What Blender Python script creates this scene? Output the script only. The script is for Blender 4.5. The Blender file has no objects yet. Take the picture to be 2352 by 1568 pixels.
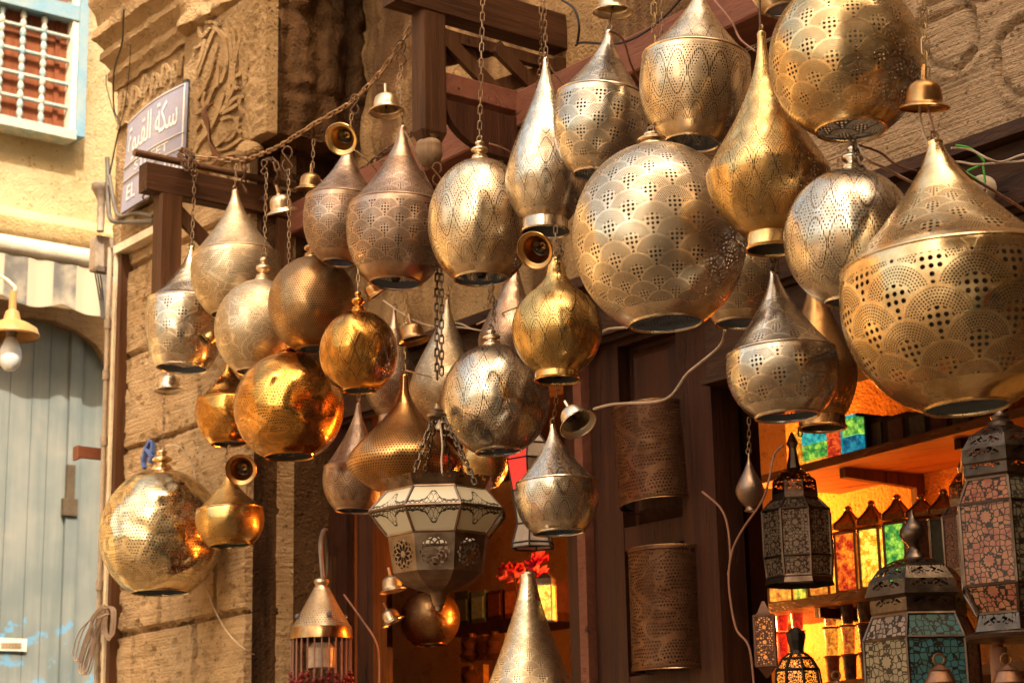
import bpy, math, random
from mathutils import Vector as V, Matrix, noise
from math import sin, cos, pi, radians, sqrt, atan2, floor
random.seed(11)
sc = bpy.context.scene
COL = sc.collection
# ------------------------------------------------------------------ camera model (photo measured in a 2352 x 1568 grid)
F = 4400.0; PITCH = radians(14.0); ROLL = radians(1.2)
CAM = V((0, 0, 1.6))
FWD = V((0, cos(PITCH), sin(PITCH)))
_r0 = V((1, 0, 0)); _u0 = V((0, -sin(PITCH), cos(PITCH)))
RT = _r0*cos(ROLL) - _u0*sin(ROLL)
UP = _u0*cos(ROLL) + _r0*sin(ROLL)
Z = V((0, 0, 1))
def ray(px, py): return FWD + RT*((px-1176)/F) + UP*((784-py)/F)
def PY(px, py, Y):
    d = ray(px, py); return CAM + d*(Y/d.y)
A = radians(38)
U = V((sin(A), -cos(A), 0))      # along the shop front, towards the right
N = V((-cos(A), -sin(A), 0))     # out of the shop front, into the street
P0 = V((0, 6.4, 0))
def hit(px, py, p, n):
    d = ray(px, py); return CAM + d*((p-CAM).dot(n)/d.dot(n))
def PO(px, py, o): return hit(px, py, P0+N*o, N)
def PZ(px, py, z):
    d = ray(px, py); return CAM + d*((z-CAM.z)/d.z)
def mpp(p): return (p-CAM).dot(FWD)/F
def proj(p):
    q = p-CAM; z = q.dot(FWD); return 1176+F*q.dot(RT)/z, 784-F*q.dot(UP)/z
def FP(s, o, z): return P0 + U*s + N*o + V((0, 0, z))
def fc(p):
    q = p-P0; return q.dot(U), q.dot(N), p.z
PF = PY(100, 400, 11.0); W_ = V((cos(A), sin(A), 0))   # far wall: normal U, runs along W_
def PL(px, py, off=0.0): return hit(px, py, PF+U*off, U)

# ------------------------------------------------------------------ mesh builder
class MB:
    def __init__(s): s.v = []; s.f = []; s.uv = []; s.pa = []; s.hasuv = False
    def add(s, vs, fs, uv=None, pa=None):
        b = len(s.v); s.v += [V(x) for x in vs]; s.f += [tuple(i+b for i in f) for f in fs]
        s.uv += list(uv) if uv else [(0.0, 0.0)]*len(vs)
        s.pa += list(pa) if pa else [0.0]*len(vs)
        if uv: s.hasuv = True
        return s
    def obox(s, o, a, b, c):
        if a.cross(b).dot(c) < 0: a, b = b, a
        p = [o, o+a, o+a+b, o+b, o+c, o+a+c, o+a+b+c, o+b+c]
        return s.add(p, [(3,2,1,0), (4,5,6,7), (0,1,5,4), (1,2,6,5), (2,3,7,6), (3,0,4,7)])
    def box(s, c, sx, sy, sz, M=None):
        M = M or Matrix.Identity(3)
        a = M @ V((sx,0,0)); b = M @ V((0,sy,0)); d = M @ V((0,0,sz))
        return s.obox(c-(a+b+d)/2, a, b, d)
    def fbox(s, s0, s1, o0, o1, z0, z1):      # box in shop-front coordinates
        return s.obox(FP(s0, o0, z0), U*(s1-s0), N*(o1-o0), Z*(z1-z0))
    def beam(s, A_, B_, w, h, up=Z, ch=0.0):
        d = (B_-A_); t = d.normalized(); side = t.cross(up).normalized(); u = side.cross(t).normalized()
        if ch <= 0: return s.obox(A_-side*w/2-u*h/2, d, side*w, u*h)
        pr = [(-w/2+ch,-h/2),(w/2-ch,-h/2),(w/2,-h/2+ch),(w/2,h/2-ch),(w/2-ch,h/2),(-w/2+ch,h/2),(-w/2,h/2-ch),(-w/2,-h/2+ch)]
        return s.prism([A_+side*x+u*y for x, y in pr], d)
    def prism(s, poly, ext):
        n = len(poly)
        nn = V((0,0,0))
        for i in range(n): nn += (poly[i]).cross(poly[(i+1) % n])
        if nn.dot(ext) < 0: poly = poly[::-1]
        vs = list(poly)+[p+ext for p in poly]
        fs = [tuple(range(n-1, -1, -1)), tuple(range(n, 2*n))]
        fs += [(i, (i+1) % n, (i+1) % n+n, i+n) for i in range(n)]
        return s.add(vs, fs)
    def tube(s, pts, r, seg=8, closed=False, caps=True):
        pts = [V(p) for p in pts]; n = len(pts); vs = []; fs = []
        rr = r if isinstance(r, (list, tuple)) else [r]*n
        prev = None
        for i, p in enumerate(pts):
            if closed: t = pts[(i+1) % n]-pts[i-1]
            else: t = pts[min(i+1, n-1)]-pts[max(i-1, 0)]
            if t.length < 1e-9: t = Z.copy()
            t.normalize()
            if prev is None:
                a = t.orthogonal().normalized()
            else:
                a = prev - t*prev.dot(t)
                a = a.normalized() if a.length > 1e-6 else t.orthogonal().normalized()
            prev = a; b = t.cross(a)
            for k in range(seg):
                q = 2*pi*k/seg; vs.append(p + (a*cos(q)+b*sin(q))*rr[i])
        m = n if closed else n-1
        for i in range(m):
            for k in range(seg):
                i2 = (i+1) % n
                fs.append((i*seg+k, i*seg+(k+1) % seg, i2*seg+(k+1) % seg, i2*seg+k))
        if caps and not closed:
            fs.append(tuple(range(seg-1, -1, -1))); fs.append(tuple((n-1)*seg+k for k in range(seg)))
        return s.add(vs, fs)
    def lathe(s, prof, M=None, seg=40, uvN=None, pat=None, arc=2*pi, a0=0.0):
        """prof: [(r, z)] bottom to top, outside surface"""
        M = M or Matrix.Identity(4); vs = []; fs = []; uv = []; pa = []
        cl = abs(arc-2*pi) < 1e-6
        m = seg+1
        vv = 0.0
        for i, (r, z) in enumerate(prof):
            if i:
                r0, z0 = prof[i-1]
                vv += sqrt((r-r0)**2+(z-z0)**2)/max((r+r0)/2, 1e-4)
            for k in range(m):
                q = a0+arc*k/seg
                vs.append(M @ V((r*cos(q), r*sin(q), z)))
                N_ = uvN or 1
                uv.append((k/seg*N_*arc/(2*pi), vv*N_/(2*pi))); pa.append(pat[i] if pat else 0.0)
        for i in range(len(prof)-1):
            for k in range(seg):
                fs.append((i*m+k, i*m+k+1, (i+1)*m+k+1, (i+1)*m+k))
        return s.add(vs, fs, uv, pa)
    def torus(s, M, R, r, nu=16, nv=6, sx=1.0, sy=1.0):
        vs = []; fs = []
        for i in range(nu):
            q = 2*pi*i/nu
            for k in range(nv):
                p = 2*pi*k/nv
                vs.append(M @ V(((R+r*cos(p))*cos(q)*sx, (R+r*cos(p))*sin(q)*sy, r*sin(p))))
        for i in range(nu):
            for k in range(nv):
                fs.append((i*nv+k, ((i+1) % nu)*nv+k, ((i+1) % nu)*nv+(k+1) % nv, i*nv+(k+1) % nv))
        return s.add(vs, fs)
    def ball(s, c, r, seg=16, sz=1.0):
        pr = [(r*sin(pi*i/10)+1e-5, -r*sz*cos(pi*i/10)) for i in range(11)]
        return s.lathe(pr, Matrix.Translation(c), seg)
WM = {}
def _link(o, mat):
    COL.objects.link(o)
    if mat is not None: o.data.materials.append(mat)
def obj(name, mb, mat, parent=None, local=False, sharp=38, flat=False):
    """one mesh object; verts are given in world space unless local"""
    me = bpy.data.meshes.new(name)
    vs = mb.v
    if parent is not None:
        M = WM[parent]
        if not local:
            Mi = M.inverted(); vs = [Mi @ v for v in vs]
        base = None
    else:
        base = V((sum(v.x for v in vs)/len(vs), sum(v.y for v in vs)/len(vs), min(v.z for v in vs)))
        vs = [v-base for v in vs]
    me.from_pydata([tuple(v) for v in vs], [], mb.f)
    if mb.hasuv:
        ul = me.uv_layers.new(name='UVMap')
        li = [0]*len(me.loops); me.loops.foreach_get('vertex_index', li)
        fl = []
        for i in li: fl += mb.uv[i]
        ul.data.foreach_set('uv', fl)
    if any(mb.pa):
        at = me.attributes.new('pat', 'FLOAT', 'POINT'); at.data.foreach_set('value', mb.pa)
    if not flat:
        me.polygons.foreach_set('use_smooth', [True]*len(me.polygons))
        me.set_sharp_from_angle(angle=radians(sharp))
    me.update()
    o = bpy.data.objects.new(name, me); _link(o, mat)
    if parent is not None:
        o.parent = parent; WM[o] = WM[parent]
    else:
        o.location = base; WM[o] = Matrix.Translation(base)
    return o
def tag(o, label=None, cat=None, group=None, kind=None):
    if label: o['label'] = label
    if cat: o['category'] = cat
    if group: o['group'] = group
    if kind: o['kind'] = kind
    return o
def thing(name, label, cat, M, group=None):
    o = bpy.data.objects.new(name, None); COL.objects.link(o); o.empty_display_size = 0.05
    if isinstance(M, V): M = Matrix.Translation(M)
    o.matrix_basis = M; WM[o] = M.copy()
    return tag(o, label, cat, group)
def frame(p, z, xref=V((1,0,0))):
    z = z.normalized(); x = xref - z*xref.dot(z)
    if x.length < 1e-4: x = V((0,1,0)) - z*z.y
    x.normalize(); y = z.cross(x)
    M = Matrix((x, y, z)).transposed().to_4x4(); M.translation = p
    return M
def crom(pts, k=8):
    pts = [V(p) for p in pts]; out = []
    for i in range(len(pts)-1):
        p0 = pts[max(i-1, 0)]; p1 = pts[i]; p2 = pts[i+1]; p3 = pts[min(i+2, len(pts)-1)]
        for j in range(k):
            t = j/k
            out.append(0.5*((2*p1)+(p2-p0)*t+(2*p0-5*p1+4*p2-p3)*t*t+(3*p1-p0-3*p2+p3)*t**3))
    out.append(pts[-1]); return out
def crv(pts, k=6): return [(p.x, p.y) for p in crom([V((a, b, 0)) for a, b in pts], k)]

# ------------------------------------------------------------------ node helpers
class G:
    def __init__(s, m): s.nt = m.node_tree; s.n = s.nt.nodes; s.l = s.nt.links
    def node(s, t, **kw):
        n = s.n.new(t)
        for k, v in kw.items(): setattr(n, k, v)
        return n
    def put(s, sock, val):
        if isinstance(val, bpy.types.NodeSocket): s.l.new(val, sock)
        else: sock.default_value = val
    def m(s, op, a, b=None, c=None, clamp=False):
        n = s.n.new('ShaderNodeMath'); n.operation = op; n.use_clamp = clamp
        s.put(n.inputs[0], a)
        if b is not None: s.put(n.inputs[1], b)
        if c is not None: s.put(n.inputs[2], c)
        return n.outputs[0]
    def add(s, a, b): return s.m('ADD', a, b)
    def sub(s, a, b): return s.m('SUBTRACT', a, b)
    def mul(s, a, b): return s.m('MULTIPLY', a, b)
    def lt(s, a, b): return s.m('LESS_THAN', a, b)
    def gt(s, a, b): return s.m('GREATER_THAN', a, b)
    def fr(s, a): return s.m('FRACT', a)
    def hyp(s, a, b): return s.m('SQRT', s.add(s.mul(a, a), s.mul(b, b)))
    def sel(s, c, a, b):   # c ? a : b
        return s.add(s.mul(c, a), s.mul(s.sub(1.0, c), b))
    def step(s, a, lo, hi):
        n = s.n.new('ShaderNodeMapRange'); n.interpolation_type = 'SMOOTHSTEP'
        s.put(n.inputs[0], a); n.inputs[1].default_value = lo; n.inputs[2].default_value = hi
        return n.outputs[0]
    def noise(s, vec, scale, detail=3, rough=.55, dist=0.0):
        n = s.n.new('ShaderNodeTexNoise'); n.inputs['Scale'].default_value = scale
        n.inputs['Detail'].default_value = detail; n.inputs['Roughness'].default_value = rough
        n.inputs['Distortion'].default_value = dist
        if vec is not None: s.l.new(vec, n.inputs['Vector'])
        return n.outputs['Fac']
    def mix(s, f, a, b):
        n = s.n.new('ShaderNodeMix'); n.data_type = 'RGBA'; s.put(n.inputs[0], f)
        for i, v in ((6, a), (7, b)):
            if isinstance(v, bpy.types.NodeSocket): s.l.new(v, n.inputs[i])
            else: n.inputs[i].default_value = (*v, 1) if len(v) == 3 else v
        return n.outputs[2]
    def obj(s): return s.n.new('ShaderNodeTexCoord').outputs['Object']
    def uvxy(s):
        t = s.n.new('ShaderNodeTexCoord'); x = s.n.new('ShaderNodeSeparateXYZ')
        s.l.new(t.outputs['UV'], x.inputs[0]); return x.outputs[0], x.outputs[1]
    def comb(s, x, y, z=0.0):
        n = s.n.new('ShaderNodeCombineXYZ'); s.put(n.inputs[0], x); s.put(n.inputs[1], y); s.put(n.inputs[2], z); return n.outputs[0]
    def vscale(s, vec, sx, sy, sz, rot=0.0):
        if rot:
            r = s.n.new('ShaderNodeVectorRotate'); r.rotation_type = 'Z_AXIS'; r.inputs['Angle'].default_value = rot
            s.l.new(vec, r.inputs['Vector']); vec = r.outputs[0]
        n = s.n.new('ShaderNodeVectorMath'); n.operation = 'MULTIPLY'; s.l.new(vec, n.inputs[0]); n.inputs[1].default_value = (sx, sy, sz)
        return n.outputs[0]
    def bump(s, h, strength, dist, prev=None):
        n = s.n.new('ShaderNodeBump'); n.inputs['Strength'].default_value = strength; n.inputs['Distance'].default_value = dist
        s.l.new(h, n.inputs['Height'])
        if prev is not None: s.l.new(prev, n.inputs['Normal'])
        return n.outputs[0]
MATS = {}
def newmat(name):
    m = bpy.data.materials.new(name); m.use_nodes = True
    m.node_tree.nodes.remove(m.node_tree.nodes['Principled BSDF'])
    return m, G(m)
def bsdf(g, **kw):
    p = g.n.new('ShaderNodeBsdfPrincipled')
    if kw.get('Metallic', 0) == 0 and not isinstance(kw.get('Roughness'), float): p.inputs['Specular IOR Level'].default_value = .22
    if kw.get('Roughness') == .9: p.inputs['Specular IOR Level'].default_value = .05
    for k, v in kw.items():
        k = k.replace('_', ' ')
        if isinstance(v, bpy.types.NodeSocket): g.l.new(v, p.inputs[k])
        elif isinstance(v, tuple) and len(v) == 3: p.inputs[k].default_value = (*v, 1)
        else: p.inputs[k].default_value = v
    return p.outputs[0]
def out(g, sh): g.l.new(sh, g.n['Material Output'].inputs[0])
def plain(name, c, rough=.6, metal=0.0, var=.25, scale=8.0, bump=.15, c2=None, emit=None, es=0.0, trans=0.0, fine=60.0):
    if name in MATS: return MATS[name]
    m, g = newmat(name)
    o = g.obj(); n1 = g.noise(o, scale, 4); n2 = g.noise(o, fine, 3)
    c2 = c2 or tuple(x*(1-var) for x in c)
    c1 = tuple(min(1, x*(1+var*.6)) for x in c)
    f = g.step(g.add(g.mul(n1, .7), g.mul(n2, .3)), .32, .68)
    col = g.mix(f, c2, c1)
    kw = dict(Base_Color=col, Roughness=g.add(rough-.08, g.mul(n2, .16)), Metallic=metal)
    if bump: kw['Normal'] = g.bump(g.add(n1, g.mul(n2, .5)), bump, .02)
    if emit: kw['Emission_Color'] = emit; kw['Emission_Strength'] = es
    if trans: kw['Transmission_Weight'] = trans
    out(g, bsdf(g, **kw)); MATS[name] = m; return m
def wood(name, c1, c2, rot=0.0, along='z', rough=.6, wear=None, wearc=None):
    if name in MATS: return MATS[name]
    m, g = newmat(name); o = g.obj()
    sc_ = {'z': (28, 28, 1.6), 'x': (1.6, 28, 28), 'y': (28, 1.6, 28)}[along]
    v = g.vscale(o, *sc_, rot=rot)
    n = g.noise(v, 1.0, 5, .6, .6); big = g.noise(o, 3.0, 3); fine = g.noise(v, 4.0, 3)
    col = g.mix(g.step(g.add(g.mul(n, .65), g.mul(big, .35)), .33, .66), c1, c2)
    crk = g.noise(v, .55, 6, .75, 1.2); col = g.mix(g.step(crk, .60, .66), col, tuple(x*.35 for x in c1))
    if wear:
        w = g.step(g.add(g.mul(big, .55), g.mul(fine, .45)), wear, wear+.07)
        col = g.mix(w, col, wearc)
    out(g, bsdf(g, Base_Color=col, Roughness=g.add(rough-.1, g.mul(n, .2)), Normal=g.bump(g.sub(g.add(n, g.mul(fine, .6)), g.mul(g.step(crk, .60, .66), 1.2)), .6, .007)))
    MATS[name] = m; return m
def stone(name, c1, c2, c3, tool=0.0, dark=None, dark_streak=None):
    if name in MATS: return MATS[name]
    m, g = newmat(name); o = g.obj()
    n1 = g.noise(o, 2.2, 5, .6); n2 = g.noise(o, 14, 5, .65); n3 = g.noise(o, 90, 3)
    col = g.mix(g.step(n1, .3, .68), c1, c2)
    col = g.mix(g.mul(g.step(n2, .52, .75), .7), col, c3)
    vo = g.n.new('ShaderNodeTexVoronoi'); vo.inputs['Scale'].default_value = 38; g.l.new(o, vo.inputs['Vector'])
    pit = g.mul(g.lt(vo.outputs['Distance'], .22), g.gt(n2, .53))
    h = g.add(g.mul(n2, 1.2), g.add(g.mul(n3, .9), g.mul(pit, -.9)))
    if dark_streak:
        v = g.vscale(o, 5, 5, .55); st = g.noise(v, 1.0, 4, .6)
        col = g.mix(g.step(st, .42, .62), col, dark_streak)  # vertical darker streaks mixed into the stone colour
    col = g.mix(g.mul(pit, .75), col, dark or tuple(x*.35 for x in c1))
    if tool:
        v = g.vscale(o, 3, 3, 70); t = g.noise(v, 1.0, 3, .6, .5)
        h = g.add(h, g.mul(t, tool))
        col = g.mix(g.mul(g.step(t, .5, .66), .35), col, tuple(x*.55 for x in c1))
    out(g, bsdf(g, Base_Color=col, Roughness=.9, Normal=g.bump(h, .9, .014)))
    MATS[name] = m; return m
def glow(name, cols, strength, scale=30.0):
    if name in MATS: return MATS[name]
    m, g = newmat(name); o = g.obj()
    n = g.noise(o, scale, 3, .6); vo = g.n.new('ShaderNodeTexVoronoi'); vo.inputs['Scale'].default_value = scale*2.2; vo.feature = 'DISTANCE_TO_EDGE'
    g.l.new(o, vo.inputs['Vector'])
    col = g.mix(g.step(n, .35, .65), cols[0], cols[1])
    e = g.step(vo.outputs['Distance'], .0, .12)
    st = g.mul(g.add(.25, g.mul(e, .75)), g.mul(g.add(.1, g.mul(n, 1.2)), strength*.36))
    out(g, bsdf(g, Base_Color=col, Roughness=.25, Emission_Color=col, Emission_Strength=st)); MATS[name] = m; return m

# ------------------------------------------------------------------ pierced sheet-metal patterns (UV space, conformal on the lamps)
def pat_scale(g):
    x, y = g.uvxy(); h = .36
    y0 = g.m('FLOOR', g.mul(y, 1/h)); R = []
    for k in (-1, 0, 1):
        row = g.add(y0, float(k)); off = g.mul(g.m('FLOORED_MODULO', row, 2.0), .5)
        dx = g.sub(g.fr(g.add(g.sub(x, off), .5)), .5); dy = g.sub(y, g.mul(row, h))
        R.append((g.mul(g.hyp(dx, dy), 2.0), dx, dy))
    a = g.lt(R[0][0], 1.0); b = g.lt(R[1][0], 1.0)
    r, dx, dy = [g.sel(a, R[0][i], g.sel(b, R[1][i], R[2][i])) for i in range(3)]
    dr = .078
    q = g.mul(r, 1/dr); ring = g.m('FLOOR', q); rf = g.sub(g.fr(q), .5)
    ang = g.mul(g.m('ARCTAN2', dy, dx), 1/(2*pi)); cnt = g.m('FLOOR', g.mul(g.add(ring, .5), 6.0))
    af = g.sub(g.fr(g.mul(ang, cnt)), .5)
    small = g.mul(g.lt(g.hyp(rf, af), .31), g.mul(g.gt(r, .48), g.lt(r, .90)))
    small = g.mul(small, g.gt(dy, -.10))
    cs = .104
    bx = g.sub(g.fr(g.add(g.mul(dx, 1/cs), .5)), .5); by = g.sub(g.fr(g.add(g.mul(dy, 1/cs), .5)), .5)
    inb = g.m('MAXIMUM', g.lt(r, .45), g.mul(g.lt(dy, -.02), g.lt(g.add(g.m('ABSOLUTE', dx), g.mul(dy, -.4)), .30)))
    big = g.mul(g.lt(g.hyp(bx, by), .31), inb)
    return g.m('MAXIMUM', small, big), g.step(r, .88, .93)
def pat_fine(g, k=14.0):
    x, y = g.uvxy(); yy = g.mul(y, k); row = g.m('FLOOR', yy)
    xx = g.add(g.mul(x, k), g.mul(g.m('FLOORED_MODULO', row, 2.0), .5))
    d = g.hyp(g.sub(g.fr(xx), .5), g.sub(g.fr(yy), .5))
    return g.lt(d, .24), g.mul(x, 0.0)
def pat_star(g):
    x, y = g.uvxy()
    s1 = g.mul(g.m('SINE', g.mul(x, 2*pi)), .42); yy = g.mul(y, .8)
    f1 = g.add(yy, s1); f2 = g.sub(yy, s1)
    d1 = g.m('ABSOLUTE', g.sub(g.fr(f1), .5)); d2 = g.m('ABSOLUTE', g.sub(g.fr(f2), .5))
    slope = g.m('SQRT', g.add(1.0, g.mul(g.m('POWER', g.m('COSINE', g.mul(x, 2*pi)), 2.0), 5.0)))
    w1 = g.m('DIVIDE', d1, slope); w2 = g.m('DIVIDE', d2, slope)
    d = g.m('MINIMUM', w1, w2); band = g.lt(d, .055)
    dot = g.mul(g.lt(d, .021), g.lt(g.m('ABSOLUTE', g.sub(g.fr(g.mul(x, 24.0)), .5)), .28))
    k = 15.0; yk = g.mul(y, k); row = g.m('FLOOR', yk); xk = g.add(g.mul(x, k), g.mul(g.m('FLOORED_MODULO', row, 2.0), .5))
    fd = g.lt(g.hyp(g.sub(g.fr(xk), .5), g.sub(g.fr(yk), .5)), .27)
    leaf = g.mul(g.gt(d, .12), g.lt(d, .15)); core = g.gt(d, .20)
    fd = g.mul(fd, g.mul(g.sub(1.0, band), g.sub(1.0, g.m('MAXIMUM', leaf, core))))
    return g.m('MAXIMUM', dot, fd), g.m('MAXIMUM', band, g.m('MAXIMUM', leaf, core))
def pat_scroll(g):
    x, y = g.uvxy(); vec = g.comb(x, y)
    n = g.noise(vec, 1.1, 0, .5, 1.6)
    band = g.lt(g.m('ABSOLUTE', g.sub(g.fr(g.mul(n, 5.0)), .5)), .12)
    row = g.mul(g.add(y, g.mul(n, .2)), 15.0); cx = g.add(g.mul(x, 15.0), g.mul(g.m('FLOORED_MODULO', g.m('FLOOR', row), 2.0), .5))
    fd = g.lt(g.hyp(g.sub(g.fr(row), .5), g.sub(g.fr(cx), .5)), .25)
    return g.mul(fd, g.sub(1.0, band)), band
PATS = dict(scale=pat_scale, fine=pat_fine, star=pat_star, scroll=pat_scroll)
def metal(name, c, rough=.22, pat=None, c2=None, dents=.25, inner=.05):
    if name in MATS: return MATS[name]
    m, g = newmat(name); o = g.obj()
    n1 = g.noise(o, 6.5, 1.2, .5, .3); n2 = g.noise(o, 26, 4, .6); n3 = g.noise(o, 140, 2)
    c2 = c2 or (c[0]*.58, c[1]*.50, c[2]*.42)
    n4 = g.noise(o, 11, 5, .7)
    tar = g.step(g.add(g.mul(n1, .3), g.add(g.mul(n2, .3), g.mul(n4, .4))), .36, .62)
    col = g.mix(tar, c2, c)
    ro = g.add(rough-.05, g.add(g.mul(n2, .14), g.mul(g.sub(1.0, tar), .18)))
    nrm = g.bump(g.add(n1, g.mul(n2, .03)), dents, .06)
    hole = None
    if pat:
        at = g.node('ShaderNodeAttribute', attribute_name='pat')
        hole, band = PATS[pat](g)
        hole = g.mul(hole, g.gt(at.outputs['Fac'], .5))
        pl = g.m('MAXIMUM', band, g.lt(at.outputs['Fac'], .5))
        ro = g.add(ro, g.mul(g.sub(1.0, pl), .06))
        col = g.mix(g.mul(g.sub(1.0, pl), .33), col, tuple(x*.6 for x in c))
        nrm = g.bump(g.sub(0.0, g.add(g.mul(hole, .6), g.mul(g.sub(1.0, band), .3))), .25, .002, nrm)
    front = bsdf(g, Base_Color=col, Roughness=ro, Metallic=1.0, Normal=nrm)
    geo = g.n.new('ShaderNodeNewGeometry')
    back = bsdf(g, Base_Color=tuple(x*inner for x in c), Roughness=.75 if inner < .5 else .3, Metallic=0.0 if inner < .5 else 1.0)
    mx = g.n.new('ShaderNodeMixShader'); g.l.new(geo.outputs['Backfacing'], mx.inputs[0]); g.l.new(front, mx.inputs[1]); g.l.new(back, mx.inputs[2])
    sh = mx.outputs[0]
    if hole is not None:
        tr = g.n.new('ShaderNodeBsdfTransparent'); m2 = g.n.new('ShaderNodeMixShader')
        g.l.new(hole, m2.inputs[0]); g.l.new(sh, m2.inputs[1]); g.l.new(tr.outputs[0], m2.inputs[2]); sh = m2.outputs[0]
    out(g, sh); MATS[name] = m; return m
SILVER = (.86, .79, .68); PALE = (.88, .74, .54); GOLD = (.86, .60, .27); AMBER = (.74, .39, .10)
BROWN = (.40, .26, .16); COPPER = (.62, .35, .14); BRONZE = (.46, .29, .145); MAUVE = (.52, .39, .31); GREEN = (.76, .53, .21)
TONES = dict(champagne=((.93, .81, .63), .2, .3), palegold=((.90, .68, .38), .16, .45), silver=(SILVER, .14, .35), pale=(PALE, .2, .3), gold=(GOLD, .15, .45), amber=(AMBER, .09, .7), brown=(BROWN, .3, .25),
             copper=(COPPER, .17, .4), bronze=(BRONZE, .2, .35), mauve=(MAUVE, .27, .2), green=(GREEN, .15, .5), chrome=((.86, .74, .5), .06, .9), matt=((.74, .62, .45), .32, .2))
def tone(t, pat=None):
    c, r, d = TONES[t]
    return metal('metal_%s_%s' % (t, pat or 'plain'), c, r, pat, dents=d)
def tone2(t):
    c, r, d = TONES[t]
    return metal('metal_%s_thin' % t, c, r+.06, None, dents=d*.6, inner=.85)
# ------------------------------------------------------------------ camera, light, world
cam = bpy.data.cameras.new('camera'); co = bpy.data.objects.new('camera', cam); COL.objects.link(co)
Mc = Matrix((RT, UP, -FWD)).transposed().to_4x4(); Mc.translation = CAM; co.matrix_world = Mc
cam.sensor_width = 36; cam.lens = 36*F/2352; cam.clip_start = .05; cam.clip_end = 500
cam.dof.use_dof = True; cam.dof.focus_distance = 4.9; cam.dof.aperture_fstop = 7.0
sc.camera = co
SUN_DIR = V((.22, -.975, 0)).normalized(); EL = radians(50)
sd = SUN_DIR*cos(EL)+Z*sin(EL)
su = bpy.data.lights.new('sun', 'SUN'); so_ = bpy.data.objects.new('sun', su); COL.objects.link(so_)
su.energy = 2.0; su.angle = radians(.6); su.color = (1, .9, .74)
so_.rotation_euler = sd.to_track_quat('Z', 'Y').to_euler()
w = bpy.data.worlds.new('World'); sc.world = w; w.use_nodes = True
nt = w.node_tree; bg = nt.nodes['Background']
sky = nt.nodes.new('ShaderNodeTexSky'); sky.sky_type = 'NISHITA'; sky.sun_disc = False
sky.sun_elevation = EL; sky.sun_rotation = atan2(SUN_DIR.x, SUN_DIR.y); sky.dust_density = 6; sky.air_density = 1.0; sky.ozone_density = .6
mxw = nt.nodes.new('ShaderNodeMix'); mxw.data_type = 'RGBA'; mxw.blend_type = 'MULTIPLY'; mxw.inputs[0].default_value = 1.0
nt.links.new(sky.outputs[0], mxw.inputs[6]); mxw.inputs[7].default_value = (1.0, .81, .55, 1)
nt.links.new(mxw.outputs[2], bg.inputs[0]); bg.inputs[1].default_value = .15
sc.view_settings.view_transform = 'Standard'; sc.view_settings.look = 'None'; sc.view_settings.gamma = 1; sc.view_settings.exposure = 2.25
sc.cycles.use_denoising = True
sc.cycles.max_bounces = 10; sc.cycles.transparent_max_bounces = 16; sc.cycles.glossy_bounces = 6
sc.cycles.sample_clamp_indirect = 6.0
sc.render.film_transparent = False

# ------------------------------------------------------------------ materials
SAND = stone('sandstone', (.36, .235, .12), (.47, .33, .19), (.22, .137, .068), tool=.9)
SANDC = stone('sandstone_carved', (.26, .165, .08), (.38, .255, .135), (.16, .098, .046))
SANDW = stone('sandstone_tooled', (.36, .235, .135), (.45, .315, .20), (.27, .175, .10), tool=1.4)
SANDK = stone('sandstone_deep_shade', (.08, .042, .02), (.12, .066, .032), (.045, .024, .012), dark_streak=(.03, .016, .009))  # stone of the pillar return, with its shade put into the colour
SANDD = stone('sandstone_shaded', (.17, .095, .045), (.24, .14, .065), (.10, .055, .026), dark_streak=(.05, .026, .012))  # darker sandstone copy: shade of the recess put into the colour
PLAST = stone('ochre_plaster', (.33, .25, .13), (.40, .325, .195), (.31, .205, .085))
WD = wood('dark_wood', (.028, .0085, .0038), (.062, .020, .0085))
WDH = wood('dark_wood_along', (.03, .0125, .0065), (.066, .03, .016), rot=-(pi/2-A), along='y')
WB = wood('brown_wood', (.045, .0165, .006), (.095, .040, .0155), wear=.60, wearc=(.17, .095, .05))
WBH = wood('brown_wood_outward', (.038, .014, .0055), (.075, .030, .0115), rot=-A, along='x')
WPALE = wood('weathered_wood', (.22, .135, .08), (.36, .25, .16), wear=.62, wearc=(.42, .31, .2))
WRED = wood('red_painted_wood', (.15, .052, .033), (.21, .082, .052), rot=-(pi/2-A), along='y', wear=.66, wearc=(.38, .24, .17))
IRON = plain('rusty_iron', (.09, .055, .035), .6, .7, c2=(.14, .07, .035))
CHAIN = plain('chain_steel', (.30, .21, .13), .42, .9, c2=(.16, .09, .05))
CHAIND = plain('chain_dark', (.12, .085, .055), .42, .9)
CHAINB = plain('chain_brass', (.42, .29, .14), .35, .95)
WIREW = plain('wire_white', (.55, .42, .30), .5)
WIREB = plain('wire_brown', (.30, .15, .10), .5)
BLACK = plain('black_plastic', (.035, .028, .024), .45)

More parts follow.
